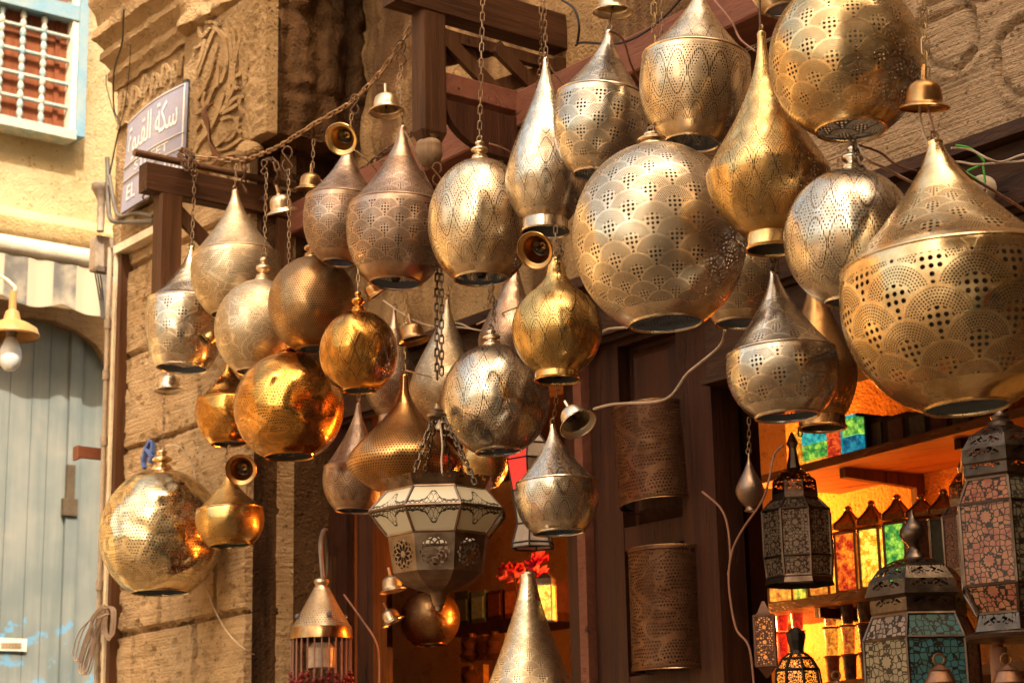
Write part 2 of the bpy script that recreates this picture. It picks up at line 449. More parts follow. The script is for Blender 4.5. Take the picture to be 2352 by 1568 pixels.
# ------------------------------------------------------------------ street and surroundings
gm = MB(); gm.add([V((-60,-60,0)), V((60,-60,0)), V((60,60,0)), V((-60,60,0))], [(0,1,2,3)])
tag(obj('street_ground', gm, stone('paving', (.17, .125, .08), (.22, .165, .105), (.12, .09, .055))), kind='structure')
def opp_building():
    """tall house on the other side of the lane, behind the photographer: shades the shop front"""
    y0 = -4.0; b = thing('house', 'tall ochre house across the lane behind the viewer', 'house', V((3.5, y0, 0)))
    m = MB(); m.box(V((4.6, y0-3, 9.2)), 13.2, 6, 18.4); obj('wall', m, stone('ochre_house', (.26, .165, .07), (.33, .22, .10), (.2, .12, .05)), b)
    m = MB(); m.box(V((4.6, y0+.12, 5.3)), 13.2, .3, .25); m.box(V((4.6, y0+.1, 10.2)), 13.2, .26, .22); obj('string_course', m, SANDC, b)
    for x in (-.8, 1.6, 4.0, 6.4, 8.8):
        for z in (6.2, 11.2):
            f = MB(); f.box(V((x, y0+.06, z+1)), 1.2, .14, 2.0); fo = obj('window', f, WB, b)
            q = MB(); q.box(V((x, y0+.14, z+1)), 1.0, .04, 1.8); obj('pane', q, plain('dark_glass', (.05, .05, .05), .1), fo)
    for x, c in ((0.2, (.10, .20, .22)), (3.0, (.20, .06, .03)), (5.8, (.08, .05, .03))):
        f = MB(); f.box(V((x, y0+.08, 1.4)), 1.9, .18, 2.8); obj('shop_door', f, plain('door%d' % int(x*10), c, .5), b)
    f = MB(); f.prism([V((-2, y0, 3.6)), V((-2, y0, 3.5)), V((-2, y0+1.3, 3.05)), V((-2, y0+1.3, 3.15))], V((7, 0, 0)))
    obj('awning', f, plain('awning_cloth', (.7, .6, .42), .9), b)
opp_building()
def right_sky_block():  # unseen house added to cut sky light from the right
    b = thing('house', 'added unseen brown house blocking sky light from the right', 'house', V((9.5, 0, 0)))
    m = MB(); m.box(V((11, 1, 8)), 4, 10.4, 16); obj('wall', m, stone('brown_house', (.22, .13, .06), (.28, .17, .085), (.16, .09, .04)), b)
    for y in (-2, .5, 3):
        for z in (4, 7.5, 11):
            f = MB(); f.box(V((8.97, y, z)), .1, 1.1, 1.8); obj('window', f, WD, b)
    f = MB(); f.box(V((8.95, .5, 1.3)), .14, 3, 2.6); obj('shop_door', f, WD, b)
right_sky_block()
# ------------------------------------------------------------------ stone relief sheets in shop-front coordinates
def relief(mb, s0, s1, z0, z1, o, res, fn, back=.2):
    ns = max(2, int((s1-s0)/res)); nz = max(2, int((z1-z0)/res)); vs = []
    for j in range(nz+1):
        for i in range(ns+1):
            s = s0+(s1-s0)*i/ns; z = z0+(z1-z0)*j/nz
            px, py = proj(FP(s, o, z)); e = (i in (0, ns)) or (j in (0, nz))
            vs.append(FP(s, o + (-back if e else fn(px, py, s, z)), z))
    m = ns+1; fs = [(j*m+i, j*m+i+1, (j+1)*m+i+1, (j+1)*m+i) for j in range(nz) for i in range(ns)]
    return mb.add(vs, [f[::-1] for f in fs] if (U.cross(Z)).dot(N) < 0 else fs)
def nz3(s, z, k, sd=0.0): return noise.noise(V((s*k+sd, z*k, sd*1.7)))
def segd(px, py, pl):
    b = 1e9
    for (x0, y0), (x1, y1) in zip(pl, pl[1:]):
        dx, dy = x1-x0, y1-y0; L = dx*dx+dy*dy
        t = max(0, min(1, ((px-x0)*dx+(py-y0)*dy)/L)) if L else 0
        d = (px-x0-t*dx)**2+(py-y0-t*dy)**2
        if d < b: b = d
    return sqrt(b)
OP = .38                                   # how far the corner pillar stands out of the shop wall
sL = fc(PO(243, 1000, OP))[0]; sR = fc(PO(567, 1300, OP))[0]
JZ = [fc(PO(283, y, OP))[2] for y in (623, 823, 1035, 1245, 1456, 1670)]
JV = {0: [325], 1: [455], 2: [376], 3: [376, 500], 4: [317, 456]}
JVS = {k: [fc(PO(x, 1000, OP))[0] for x in v] for k, v in JV.items()}
def ashlar(px, py, s, z):
    h = .010*nz3(s, z, 9)+.004*nz3(s, z, 40, 3)
    row = None
    for i in range(len(JZ)-1):
        if JZ[i+1] <= z < JZ[i]: row = i
    d = min(abs(z+.004*nz3(s, z, 30)-q) for q in JZ)
    if row is not None and row in JVS: d = min([d]+[abs(s+.005*nz3(s, z, 25)-q) for q in JVS[row]])
    wob = .006+.004*nz3(s, z, 6, 9)
    if d < wob+.006: h -= .03*(1-max(0, d-wob)/.006)
    hsh = floor(s*3)*.37+floor(z*2)*.61
    if nz3(s, z, 22, 5) > .42: h -= .012
    return h
# carved letters, traced as strokes (photo grid) with half widths
STR = [([(452,175),(470,120),(488,75),(500,62)],5), ([(446,235),(468,200),(486,150),(497,100)],5), ([(488,60),(512,88),(520,140),(506,190)],6),
       ([(524,62),(530,120),(528,180),(520,235)],6), ([(545,60),(552,110),(552,165),(540,175)],5), ([(512,215),(500,255),(478,300),(452,330)],6),
       ([(446,262),(470,245),(488,205),(500,190)],5), ([(540,190),(520,235),(508,260),(545,240)],5), ([(552,85),(540,130),(535,190),(545,205)],4),
       ([(445,350),(460,320),(470,290),(466,250)],5), ([(505,275),(530,268),(545,285),(528,318),(505,322)],6), ([(480,345),(500,330),(530,300),(548,268)],5),
       ([(560,80),(566,140),(560,200)],6), ([(515,250),(540,225),(560,222)],6), ([(470,90),(460,130),(448,160)],4), ([(444,200),(452,260)],4), ([(490,345),(520,340),(552,318)],5)]
def carved(px, py, s, z):
    d = min(segd(px, py, p)-min(w, 3.4) for p, w in STR)
    h = -.004*max(0, min(1, 1-d/6))
    h += .004*nz3(s, z, 9)+.0016*nz3(s, z, 60)+.001*nz3(s, z, 120, 5)
    if px > 567: h = .014+.012*nz3(s, z, 12, 4)+.008*nz3(s, z, 40)
    if py > 345: h += .012*nz3(s, z, 9, 7)
    return h
STR2 = [([(x, 265-(x-262)*.62+dy), (x+7, 215-(x-262)*.62+dy), (x+16, 225-(x-262)*.62+dy), (x+12, 250-(x-262)*.62+dy)], 4) for x, dy in ((272,0),(298,8),(322,-4),(345,6),(368,0),(392,8),(412,2))]
STR2 += [([(x, 300-(x-262)*.62), (x+20, 282-(x-262)*.62)], 4) for x in range(266, 430, 30)]
def carved2(px, py, s, z):
    d = min(segd(px, py, p)-w for p, w in STR2)
    return .004*nz3(s, z, 12, 2)+.002*nz3(s, z, 50)
zc0 = fc(PO(283, 500, OP))[2]; zc1 = fc(PO(434, 91, OP))[2]
ztop = fc(PO(300, -420, OP))[2]
pil = thing('stone_pillar', 'weathered carved sandstone corner pillar with moulded cornice and street sign', 'pillar', FP((sL+sR)/2, 0, 0))
m = MB(); relief(m, sL, sR, -.0, zc0, OP, .011, ashlar); obj('pillar_wall', m, SAND, pil)
m = MB(); sE = fc(PO(612, 180, OP+.05))[0]; sM = fc(PO(438, 200, OP))[0]
relief(m, sM, sE, fc(PO(500, 385, OP))[2], fc(PO(520, 40, OP))[2], OP+.035, .0042, carved, back=.035); obj('carved_panel', m, SANDC, pil, sharp=50)
m = MB(); relief(m, sL+.01, sM-.01, zc0+.003, zc1, OP+.0, .006, carved2); obj('carved_frieze', m, SANDC, pil, sharp=70)
m = MB(); m.fbox(sL+.02, sR-.012, -.09, OP-.02, 0, ztop)
obj('pillar_core', m, SANDD, pil)
m = MB(); m.fbox(sM+.03, sE-.01, -.08, OP+.005, fc(PO(500, 384, OP))[2]+.01, ztop); m.fbox(sR-.011, sR-.004, -.08, OP-.03, 0, ztop); obj('shaded_return', m, SANDK, pil)  # return face coloured near black to stand for its shade
def carve(name, strokes, o, th, wmax):
    m = MB()
    for i, (pl, w) in enumerate(strokes):
        w = min(w, wmax)*.9; P = [(p.x, p.y) for p in crom([V((x, y, 0)) for x, y in pl], 5)]; n = len(P)
        e = o+th+.0007*(i % 9); L_, R_ = [], []
        for k in range(n):
            x0, y0 = P[max(k-1, 0)]; x1, y1 = P[min(k+1, n-1)]; l = max(1e-6, sqrt((x1-x0)**2+(y1-y0)**2)); nx, ny = -(y1-y0)/l, (x1-x0)/l
            ww = w*(1+.18*noise.noise(V((k*.9, i*3.1, 0))))*(.72 if k in (0, n-1) else 1)
            L_.append((P[k][0]+nx*ww, P[k][1]+ny*ww)); R_.append((P[k][0]-nx*ww, P[k][1]-ny*ww))
        q = [PO(x, y, e+.0012*noise.noise(V((x*.2, y*.2, i)))) for x, y in L_+R_]; b = [p-N*(th+.012) for p in q]
        # chamfered front edge
        vs = q+b; fs = []
        for k in range(n-1):
            fs += [(k, k+1, n+k+1, n+k), (k, 2*n+k, 2*n+k+1, k+1), (n+k, n+k+1, 3*n+k+1, 3*n+k)]
        fs += [(0, n, 3*n, 2*n), (n-1, 3*n-1, 4*n-1, 2*n-1)]
        m.add(vs, fs)
    return obj(name, m, SANDC, pil, sharp=25)
SX = [([(455,62),(462,84),(480,64)],4), ([(444,112),(462,100),(460,84)],3.5), ([(447,300),(462,278),(470,300),(452,322)],4), ([(536,64),(538,120),(537,172)],3.2), ([(558,70),(556,130),(560,190)],3.6), ([(492,120),(480,160),(468,182)],3.6),
      ([(500,150),(498,200)],3.4), ([(522,300),(540,296),(552,306)],3.5), ([(444,372),(470,362),(486,352)],4), ([(505,362),(530,352),(556,350)],4), ([(556,215),(548,240),(560,262)],4), ([(470,210),(464,236),(474,250)],3.4), ([(500,60),(488,50),(470,52)],3.4)]
carve('carved_letter', STR+SX, OP+.035, .013, 4.2)
carve('frieze_letter', STR2, OP, .012, 3.6)
# broken boss and rough stone above and below the carved panel
m = MB(); relief(m, sM, sE+.01, fc(PO(520, 42, OP))[2], ztop, OP+.02, .02, lambda px, py, s, z: .05+.05*nz3(s, z, 6, 1)+.02*nz3(s, z, 20), back=.03); obj('rough_top', m, SANDC, pil, sharp=70)
bz = PO(572, 350, OP+.06); m = MB()
for k in range(1): m.ball(bz, .055, 14, .8)
for v in m.v: v += (v-bz)*(.35*noise.noise(v*14))
obj('broken_boss', m, SANDC, pil)
# moulded cornice: stepped profile swept along the pillar and returned round its left edge
zb = zc1-.02
PR = [(0, 0), (.02, 0), (.02, .05), (.05, .075), (.05, .12), (.035, .14), (.06, .175), (.09, .2), (.09, .245), (.07, .27), (.10, .31), (.13, .33), (.13, .40), (.105, .42), (.12, .5), (.15, .56), (.15, .62), (.12, .64), (.12, .78), (.2, .95), (.24, 1.0), (.24, 1.8), (0, 1.8)]
m = MB(); ns = 46
ring = []
for i in range(ns+1):
    t = i/ns; s = sL-.0 + (sM+.05-sL)*t
    for (dx, dz) in PR:
        e = dx*.45 if i == 0 else 0
        wv = .010*noise.noise(V((s*9, dz*14, 0)))+.006*noise.noise(V((s*40, dz*40, 2)))
        ring.append(FP(s-dx*.4*(1-t)**6, OP+dx*.8+wv, zb+dz*.72+wv*.6))
k = len(PR)
fs = [(i*k+j, i*k+j+1, (i+1)*k+j+1, (i+1)*k+j) for i in range(ns) for j in range(k-1)]
m.add(ring, fs+[tuple(range(k))]); obj('cornice', m, SANDC, pil, sharp=50)
m = MB()
for j in range(1): relief(m, sM-.04, sR+.05, zb+.55, ztop, OP+.1, .03, lambda px, py, s, z: .06*nz3(s, z, 5, 2)+.03*nz3(s, z, 17), back=.05)
obj('rough_coping', m, SANDC, pil, sharp=70)
# return of the pillar into the recess with worn hanging mouldings
m = MB(); zl_ = fc(PO(640, 372, .2))[2]; na, nb_ = 34, 90; vs = []
for j in range(nb_+1):
    for i in range(na+1):
        o = OP+.0-(OP+.06)*i/na; z = zl_+(ztop-zl_)*j/nb_*.75
        h = .03*noise.noise(V((o*9, z*4, 1)))+.016*noise.noise(V((o*26, z*20, 4)))+.02*abs(sin((o+.06)*24))*(1 if (z*3.2) % 1 < .8 else .3)
        vs.append(FP(sE+.002+max(h, -.008), o, z))
m.add(vs, [(j*(na+1)+i, j*(na+1)+i+1, (j+1)*(na+1)+i+1, (j+1)*(na+1)+i) for j in range(nb_) for i in range(na)])
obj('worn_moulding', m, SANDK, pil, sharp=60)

# ------------------------------------------------------------------ shop wall above the openings
zL = fc(PO(1700, 512, .1))[2]              # top of the long lintel
sS = sR-.01; sX = 6.0
wall = thing('shop_wall', 'tooled sandstone shop wall with round reliefs above the lintel', 'wall', FP(1.5, 0, 0))
RND = [(2180, 75, 62), (2362, 135, 66)]
def shopw(px, py, s, z):
    h = .006*nz3(s, z, 12)+.008*nz3(s, z, 3)
    for cx, cy, r in RND:
        d = sqrt((px-cx)**2+((py-cy)*.8)**2)
        if d < r: h += .006+.007*nz3(s, z, 14)
        elif d < r+9: h -= .014
        elif d < r+26: h += .008+.010*nz3(s, z, 25)
    if px < 1010: h += .03*nz3(s, z, 7)+.012*nz3(s, z, 25)
    for jy in (.42, .9, 1.4):
        if abs(z-zL-jy) < .008: h -= .015
    return h
m = MB(); relief(m, sS, 1.15, zL-.02, zL+2.2, 0, .022, shopw); obj('wall_face', m, stone('sandstone_recess', (.30, .18, .085), (.42, .27, .13), (.20, .115, .055), dark_streak=(.13, .07, .035)), wall, sharp=70)  # recess wall stone has darker vertical streaks
m = MB(); relief(m, 1.15, 3.0, zL-.02, zL+1.6, 0, .0125, shopw); obj('wall_face', m, SANDW, wall, sharp=70)
m = MB(); m.fbox(sS-.5, sX, -.45, -.05, zL-.05, zL+4); m.fbox(3.0, sX, -.4, .02, 0, zL+4); obj('wall_core', m, SANDD, wall)
# lintel
lin = thing('lintel', 'long dark wooden lintel above the shop openings', 'lintel', FP(1.5, 0, zL-.3))
m = MB(); m.fbox(sS+.1, sX, -.02, .13, zL-.035, zL); obj('moulding', m, WDH, lin)
m = MB(); m.fbox(sS+.1, sX, -.35, .085, zL-.20, zL-.038); m.fbox(sS+.1, sX, -.3, .06, zL-.215, zL-.2); obj('fascia', m, WDH, lin)
m = MB(); m.fbox(1.0, sX, -.3, .045, zL-.42, zL-.218); m.fbox(1.0, sX, -.3, .07, zL-.44, zL-.42); obj('lower_fascia', m, WDH, lin)
# ------------------------------------------------------------------ timber shop front
zf = zL-.19
def sx(px, py=1300, o=0.0): return fc(PO(px, py, o))[0]
clad = thing('timber_cladding', 'dark brown vertical board cladding beside the pillar', 'cladding', FP(sx(740), -.1, 0))
for a, b, o in ((628, 690, .03), (694, 728, -.03), (731, 806, .02), (810, 836, -.02), (839, 872, .03)):
    m = MB(); m.fbox(sx(a), sx(b), -.12 if a < 790 else -.03, o, 0, zf); obj('board', m, WD, clad)
m = MB(); m.fbox(sx(622), sx(627.5), -.1, .05, 0, zf); obj('edge_strip', m, WPALE, clad)
m = MB(); m.fbox(sx(625), sx(800), -.2, -.121, 0, zf); obj('backing', m, WD, clad)
dr = thing('door_frame', 'dark shop door jamb with an edge coloured as if lit', 'door frame', FP(sx(1330), 0, 0))
m = MB()
for a, b, o in ((1283, 1306, -.04), (1309, 1330, -.01), (1334, 1352, .015)): m.fbox(sx(a), sx(b), -.25, o, 0, zf)
obj('jamb', m, WD, dr)
m = MB(); m.fbox(sx(1355), sx(1370), -.2, .05, 0, zf); m.fbox(sx(1373), sx(1379), -.1, .06, 0, zf); obj('lit_edge', m, WRED, dr)  # lighter wood stands in for the light on this edge
leaf = thing('door_leaf', 'dark brown panelled wooden door leaf between the two shop openings', 'door', FP(sx(1520), 0, 0))
m = MB(); m.fbox(sx(1383), sx(1452), -.08, .03, 0, zf); m.fbox(sx(1590), sx(1668), -.08, .03, 0, zf); obj('stile', m, WD, leaf)
for y0, y1 in ((700, 765), (1195, 1250), (1545, 1640)):
    m = MB(); z1 = fc(PO(1520, y0, .03))[2]; z0 = fc(PO(1520, y1, .03))[2]; m.fbox(sx(1452)+.001, sx(1590)-.001, -.08, .028, z0, z1)
    obj('rail', m, WD, leaf)
m = MB(); m.fbox(sx(1452), sx(1590), -.079, -.02, 0, zf)
for y0, y1 in ((775, 1185), (1262, 1535)):
    z1 = fc(PO(1520, y0, .03))[2]; z0 = fc(PO(1520, y1, .03))[2]
    a, b = sx(1462), sx(1580); q = .035
    P = [FP(a, -.018, z0), FP(b, -.018, z0), FP(b, -.018, z1), FP(a, -.018, z1), FP(a+q, .012, z0+q), FP(b-q, .012, z0+q), FP(b-q, .012, z1-q), FP(a+q, .012, z1-q)]
    m.add(P, [(4,5,6,7), (0,1,5,4), (1,2,6,5), (2,3,7,6), (3,0,4,7)])
obj('raised_panel', m, WD, leaf, sharp=20)
m = MB(); m.box(FP(sx(1402), .05, fc(PO(1402, 780, 0))[2]), .02, .05, .1); obj('bolt', m, IRON, leaf)

# ------------------------------------------------------------------ wooden brackets carrying the lamps
def bracket(o_out, root, name, label, zbeam, hbeam, posts, rails, lat, ball=False): pass
OUT = N*1.0
b1 = thing('wooden_bracket', 'brown wooden bracket with hanging post and pipe in front of the pillar', 'bracket', PO(330, 405, .84))
A0 = PO(328, 408, .84); mm = mpp(A0)
q = A0-N*.9
m = MB(); m.beam(A0, q, 40*mm, 68*mm, ch=.004); obj('beam', m, WBH, b1)
pp = A0-N*64*mm; pzb = PO(385, 668, .76).z
m = MB(); m.prism([V((pp.x, pp.y, 0))+U*a*mm+N*b*mm+Z*(A0.z-33*mm) for a, b in ((-20,-28),(20,-28),(20,22),(14,28),(-14,28),(-20,22))], V((0, 0, pzb-A0.z+33*mm))); obj('post', m, WB, b1)
pt = PO(308, 350, .88); m = MB(); m.tube([pt, pt-N*.93], 9*mm, 12); obj('pipe', m, plain('painted_pipe', (.16, .085, .05), .4, .3), b1)
m = MB()
for dz, sgn in ((0, 1), (0, -1)):
    a = A0-N*.12-Z*(60*mm if sgn > 0 else 250*mm); b = A0-N*.52-Z*(250*mm if sgn > 0 else 60*mm)
    a += U*.012*sgn; b += U*.012*sgn
    m.beam(a, b, .02, .055)
obj('lattice', m, WB, b1)
m = MB(); a = A0-N*.09-Z*265*mm; m.beam(a, a-N*.5, .05, .06); obj('rail', m, WBH, b1)
m = MB(); a = A0-N*.55-Z*140*mm; m.beam(A0-N*.6-Z*33*mm, A0-N*.6-Z*270*mm, .05, .06, up=N); obj('inner_post', m, WB, b1)

b2 = thing('wooden_bracket', 'large wooden bracket with lattice and ball finial beneath its hanging post', 'bracket', PO(1000, 300, .6))
B0 = PO(946, 6, .62); mb_ = mpp(B0)
m = MB(); m.beam(B0+N*.09-Z*-26*mb_, B0-N*.95+Z*26*mb_, .075, 92*mb_, ch=.004); obj('beam', m, WBH, b2)
zt = B0.z+120*mb_; pb = PO(965, 312, .6); zb2 = pb.z
def ring_(z, k=1.0): return [V((0,0,z))+V((B0.x, B0.y, 0))-N*.062+U*a*mb_*k+N*b*mb_*k for a, b in ((-24,-33),(24,-33),(24,26),(18,33),(-18,33),(-24,26))]
m = MB(); m.prism(ring_(zb2+.02), V((0, 0, zt-zb2))); r1 = ring_(zb2+.02); r2 = ring_(zb2-.012, .72); m.add(r1+r2, [(i, (i+1) % 6, 6+(i+1) % 6, 6+i) for i in range(6)]+[(6,7,8,9,10,11)])
obj('post', m, WB, b2)
cb = V((B0.x, B0.y, zb2-.03))-N*.062
m = MB(); m.lathe([(.001, -46*mb_), (14*mb_, -44*mb_), (25*mb_, -34*mb_), (31*mb_, -18*mb_), (31*mb_, -6*mb_), (30*mb_, 0), (31*mb_, 3*mb_), (27*mb_, 14*mb_), (20*mb_, 20*mb_), (26*mb_, 26*mb_)], Matrix.Translation(cb), 20); obj('ball_finial', m, WPALE, b2)
m = MB(); a = V((B0.x, B0.y, B0.z-185*mb_)); m.beam(a-N*.1, a-N*.75, .06, 52*mb_, ch=.003); obj('rail', m, WRED, b2)
m = MB(); a = V((B0.x, B0.y, B0.z-60*mb_)); m.beam(a-N*.1, a-N*.8, .03, 26*mb_); m.beam(V((B0.x, B0.y, B0.z-40*mb_))-N*.62, V((B0.x, B0.y, B0.z-210*mb_))-N*.62, .055, .06, up=N); obj('inner_frame', m, WB, b2)
m = MB()
zc = B0.z
for s_, (z0, z1), (n0, n1) in ((1, (60, 190), (.10, .37)), (1, (55, 180), (.33, .6)), (-1, (130, 60), (.08, .32)), (-1, (195, 70), (.22, .58))):
    m.beam(V((B0.x, B0.y, zc-z0*mb_))-N*n0+U*.012*s_, V((B0.x, B0.y, zc-z1*mb_))-N*n1+U*.012*s_, .02, .05)
obj('lattice', m, WPALE if False else WB, b2)
# curved board under the rail
m = MB(); pl = []
c0 = V((B0.x, B0.y, 0))-N*.11
for t in range(9):
    q = pi/2*t/8; pl.append(c0-N*(.22*(1-cos(q)))+Z*(zc-(232+100*sin(q))*mb_))
pl += [c0-N*.7+Z*(zc-345*mb_), c0-N*.7+Z*(zc-226*mb_), c0+Z*(zc-226*mb_)]
m.prism(pl, U*.03); obj('curved_board', m, WD, b2)
# long red beam along the front
rb = thing('roof_beam', 'long faded red wooden beam running along the front', 'beam', PO(1100, 360, .14))
ra = PO(590, 565, .14); rbp = FP(fc(PO(1780, -60, .14))[0], .14, ra.z); ra = ra-U*.0
m = MB(); m.beam(ra, rbp, .16, .125, ch=.006); obj('beam', m, WRED, rb)
m = MB(); m.fbox(fc(ra)[0], fc(rbp)[0], -.02, .05, ra.z-.16, ra.z-.0655); obj('under_board', m, WD, rb)

# unseen board added over the recess, out of view: keeps it in shade
ov = thing('shade_board', 'added unseen board shading the recess beside the pillar', 'canopy', FP(1.0, .4, 0))
zo = PO(560, -60, .3).z
m = MB(); m.fbox(sx(655, 100, 0)+.02, sx(1000, 100, 0), .02, .32, zo, zo+.05); obj('boards', m, WD, ov)
m = MB()
for i in range(3): m.fbox(sx(655, 100, 0)+.1+i*.3, sx(655, 100, 0)+.15+i*.3, .03, .31, zo-.07, zo-.002)
obj('joists', m, WD, ov)

# ------------------------------------------------------------------ street sign
SG = [PO(*p, OP+.05) for p in ((283, 492), (424, 415), (433, 190), (300, 283))]
def sgp(u, v, off=0.0):
    a = SG[0].lerp(SG[1], u); b = SG[3].lerp(SG[2], u); p = a.lerp(b, v)
    return p + Z*(.012*sin(pi*u)*v) + N*(.012*sin(pi*u)+off)
sg = thing('street_sign', 'faded blue enamel street sign with white Arabic lettering on the pillar', 'sign', SG[0].lerp(SG[1], .5))
m = MB(); n = 14; vs = [sgp(i/n, j/n, k) for k in (0, .012) for j in range(n+1) for i in range(n+1)]; q = (n+1)**2
fs = [(k*q+j*(n+1)+i, k*q+j*(n+1)+i+1, k*q+(j+1)*(n+1)+i+1, k*q+(j+1)*(n+1)+i) for k in (0, 1) for j in range(n) for i in range(n)]
for i in range(n):
    for a, b in ((i, i+1), (n*(n+1)+i, n*(n+1)+i+1), (i*(n+1), (i+1)*(n+1)), (i*(n+1)+n, (i+1)*(n+1)+n)): fs.append((a, b, q+b, q+a))
m.add(vs, fs); obj('plate', m, plain('enamel_blue', (.20, .22, .36), .35, c2=(.31, .29, .34), scale=5, bump=.1), sg)
WHITE = plain('enamel_white', (.80, .76, .70), .4)
def text_mesh(s):
    c = bpy.data.curves.new('t', 'FONT'); c.body = s; o = bpy.data.objects.new('t', c); COL.objects.link(o)
    dg = bpy.context.evaluated_depsgraph_get(); me = o.evaluated_get(dg).to_mesh()
    v = [tuple(x.co) for x in me.vertices]; f = [tuple(p.vertices) for p in me.polygons]
    bpy.data.objects.remove(o); bpy.data.curves.remove(c); return v, f
def sign_text(mb, s, u0, u1, v0, v1, shear=0.0):
    v, f = text_mesh(s); xs = [a[0] for a in v]; ys = [a[1] for a in v]
    x0, x1, y0, y1 = min(xs), max(xs), min(ys), max(ys)
    mb.add([sgp(u0+(u1-u0)*(a[0]-x0)/(x1-x0), v0+(v1-v0)*(a[1]-y0)/(y1-y0)+shear*(a[0]-x0)/(x1-x0), .0145) for a in v], f)
m = MB(); sign_text(m, '\ufe93\ufeee\ufe92\ufed8\ufedf\ufe8d \ufe94\ufedc\ufeb3', .06, .90, .51, .92)
sign_text(m, 'EL KABWA', .1, .96, .1, .26); sign_text(m, 'STREET', .22, .78, .38, .47)
obj('lettering', m, WHITE, sg, flat=True)
m = MB()
for v0 in (.335, .49): m.tube([sgp(i/12, v0, .015) for i in range(13)], .0028, 6)
m.tube([sgp(.01+.98*i/12, .985, .013) for i in range(13)]+[sgp(.985, 1-i/12*.98, .013) for i in range(1, 13)], .0025, 6)
obj('border_line', m, WHITE, sg)
m = MB(); m.obox(PO(434, 190, OP+.02)+U*.0, U*.035, N*.03, (PO(424, 415, OP+.02)-PO(434, 190, OP+.02))); obj('side_bar', m, BLACK, sg)
# bent iron strap on the pillar
m = MB(); pts = crom([PO(488, 240, OP+.12), PO(468, 252, OP+.16), PO(478, 290, OP+.14), PO(484, 330, OP+.1), PO(505, 372, OP+.06)], 6)
for a, b in zip(pts, pts[1:]): m.beam(a, b+(b-a)*.15, .03, .008, up=N)
tag(obj('iron_strap', m, plain('strap_rust', (.17, .08, .05), .5, .4)), 'bent rusty iron strap sticking out of the carved stone', 'strap')

# ------------------------------------------------------------------ pipes, cables and boxes at the pillar's left edge
def wire(name, pts, r, mat, label, cat='wire', group=None, k=8, seg=6):
    m = MB(); m.tube(crom(pts, k), r, seg); return tag(obj(name, m, mat), label, cat, group)
px = 1.5/1000
GRY = plain('grey_conduit', (.10, .085, .07), .5, bump=.05)
wire('conduit', [PO(246,362,OP+.03), PO(248,404,OP+.03), PO(249,472,OP+.05), PO(256,505,OP+.06), PO(290,510,OP+.05), PO(352,509,OP+.05)], .0105, GRY, 'thick grey conduit bending under the street sign, outer one', 'conduit', 'grey conduits by the sign', seg=10)
wire('conduit', [PO(251,404,OP+.05), PO(263,472,OP+.05), PO(276,497,OP+.06), PO(312,490,OP+.05), PO(352,497,OP+.05)], .009, GRY, 'ribbed grey conduit running closest beneath the street sign', 'conduit', 'grey conduits by the sign', seg=10)
tr = thing('cable_trunking', 'pale wooden cable trunking along the left edge of the pillar', 'trunking', PO(260, 1560, OP))
a = PO(271, 585, OP+.03); b = PO(251, 1700, OP+.03); b.x = a.x; b.y = a.y
s_a = fc(a)[0]
m = MB(); m.fbox(s_a-.008, s_a+.012, OP-.03, OP+.045, b.z, a.z); obj('pale_strip', m, plain('pale_trunk', (.62, .52, .38), .5), tr)
m = MB(); m.fbox(s_a+.013, s_a+.045, OP-.03, OP+.035, b.z, a.z-.01); obj('brown_board', m, WB, tr)
m = MB(); c = PO(350, 536, OP+.03); m.fbox(s_a-.004, fc(c)[0]+.1, OP-.03, OP+.05, a.z, a.z+.035); obj('top_strip', m, plain('pale_trunk', (.62, .52, .38), .5), tr)
dp = thing('drain_pipe', 'thin grey downpipe with collars beside the trunking', 'pipe', PO(250, 1560, OP))
m = MB(); s_d = fc(PO(254, 700, OP+.02))[0]; m.tube([FP(s_d, OP+.03, a.z+.05), FP(s_d, OP+.03, 0)], .011, 10); obj('pipe', m, plain('pipe_grey', (.34, .27, .20), .5), dp)
for y in (745, 860, 1010, 1340):
    m = MB(); z = PO(254, y, OP+.02).z; m.tube([FP(s_d, OP+.03, z+.02), FP(s_d, OP+.03, z-.02)], .016, 10); obj('collar', m, plain('pipe_grey2', (.3, .23, .17), .5), dp)
eb = thing('junction_box', 'grey weathered electrical box on the pillar edge', 'junction box', PO(232, 600, OP+.06))
def rbox(mb, p00, dx, dz, dn, bev):
    n_ = 5; pl = []
    for (cx, cz, a0) in ((dx-bev, bev, -pi/2), (dx-bev, dz-bev, 0), (bev, dz-bev, pi/2), (bev, bev, pi)):
        for i in range(n_): q = a0+pi/2*i/(n_-1); pl.append(p00+W_*(cx+bev*cos(q))+Z*(cz+bev*sin(q)))
    mb.prism(pl, dn)
GB = plain('box_grey', (.33, .26, .19), .55, .2, c2=(.2, .15, .11))
p = PO(204, 625, OP+.03); sc_ = mpp(p)
m = MB(); rbox(m, p, 66*sc_/W_.dot(RT)*.95, 82*sc_, U*.06, .012); obj('case', m, GB, eb)
m = MB(); rbox(m, p-Z*.012+U*.045, 60*sc_, 12*sc_, U*.04, .004); obj('lip', m, plain('box_dark', (.12, .09, .07), .5), eb)
m = MB()
for i in range(3): m.tube(crom([p+W_*(.03+.012*i), p+W_*(.05+.01*i)-Z*.09, p+W_*(.07+.006*i)-Z*.2], 5), .004, 6)
obj('cable', m, GRY, eb)
hp = thing('rain_hopper', 'small grey rain hopper with pipe at the pillar edge', 'hopper', PO(236, 520, OP))
M = frame(PO(233, 455, OP+.02), Z); k = mpp(M.translation)
m = MB(); m.lathe([(9*k, -80*k), (9*k, -8*k), (12*k, 0), (20*k, 16*k), (24*k, 22*k), (24*k, 32*k), (20*k, 34*k)], M, 16); obj('funnel', m, GB, hp)
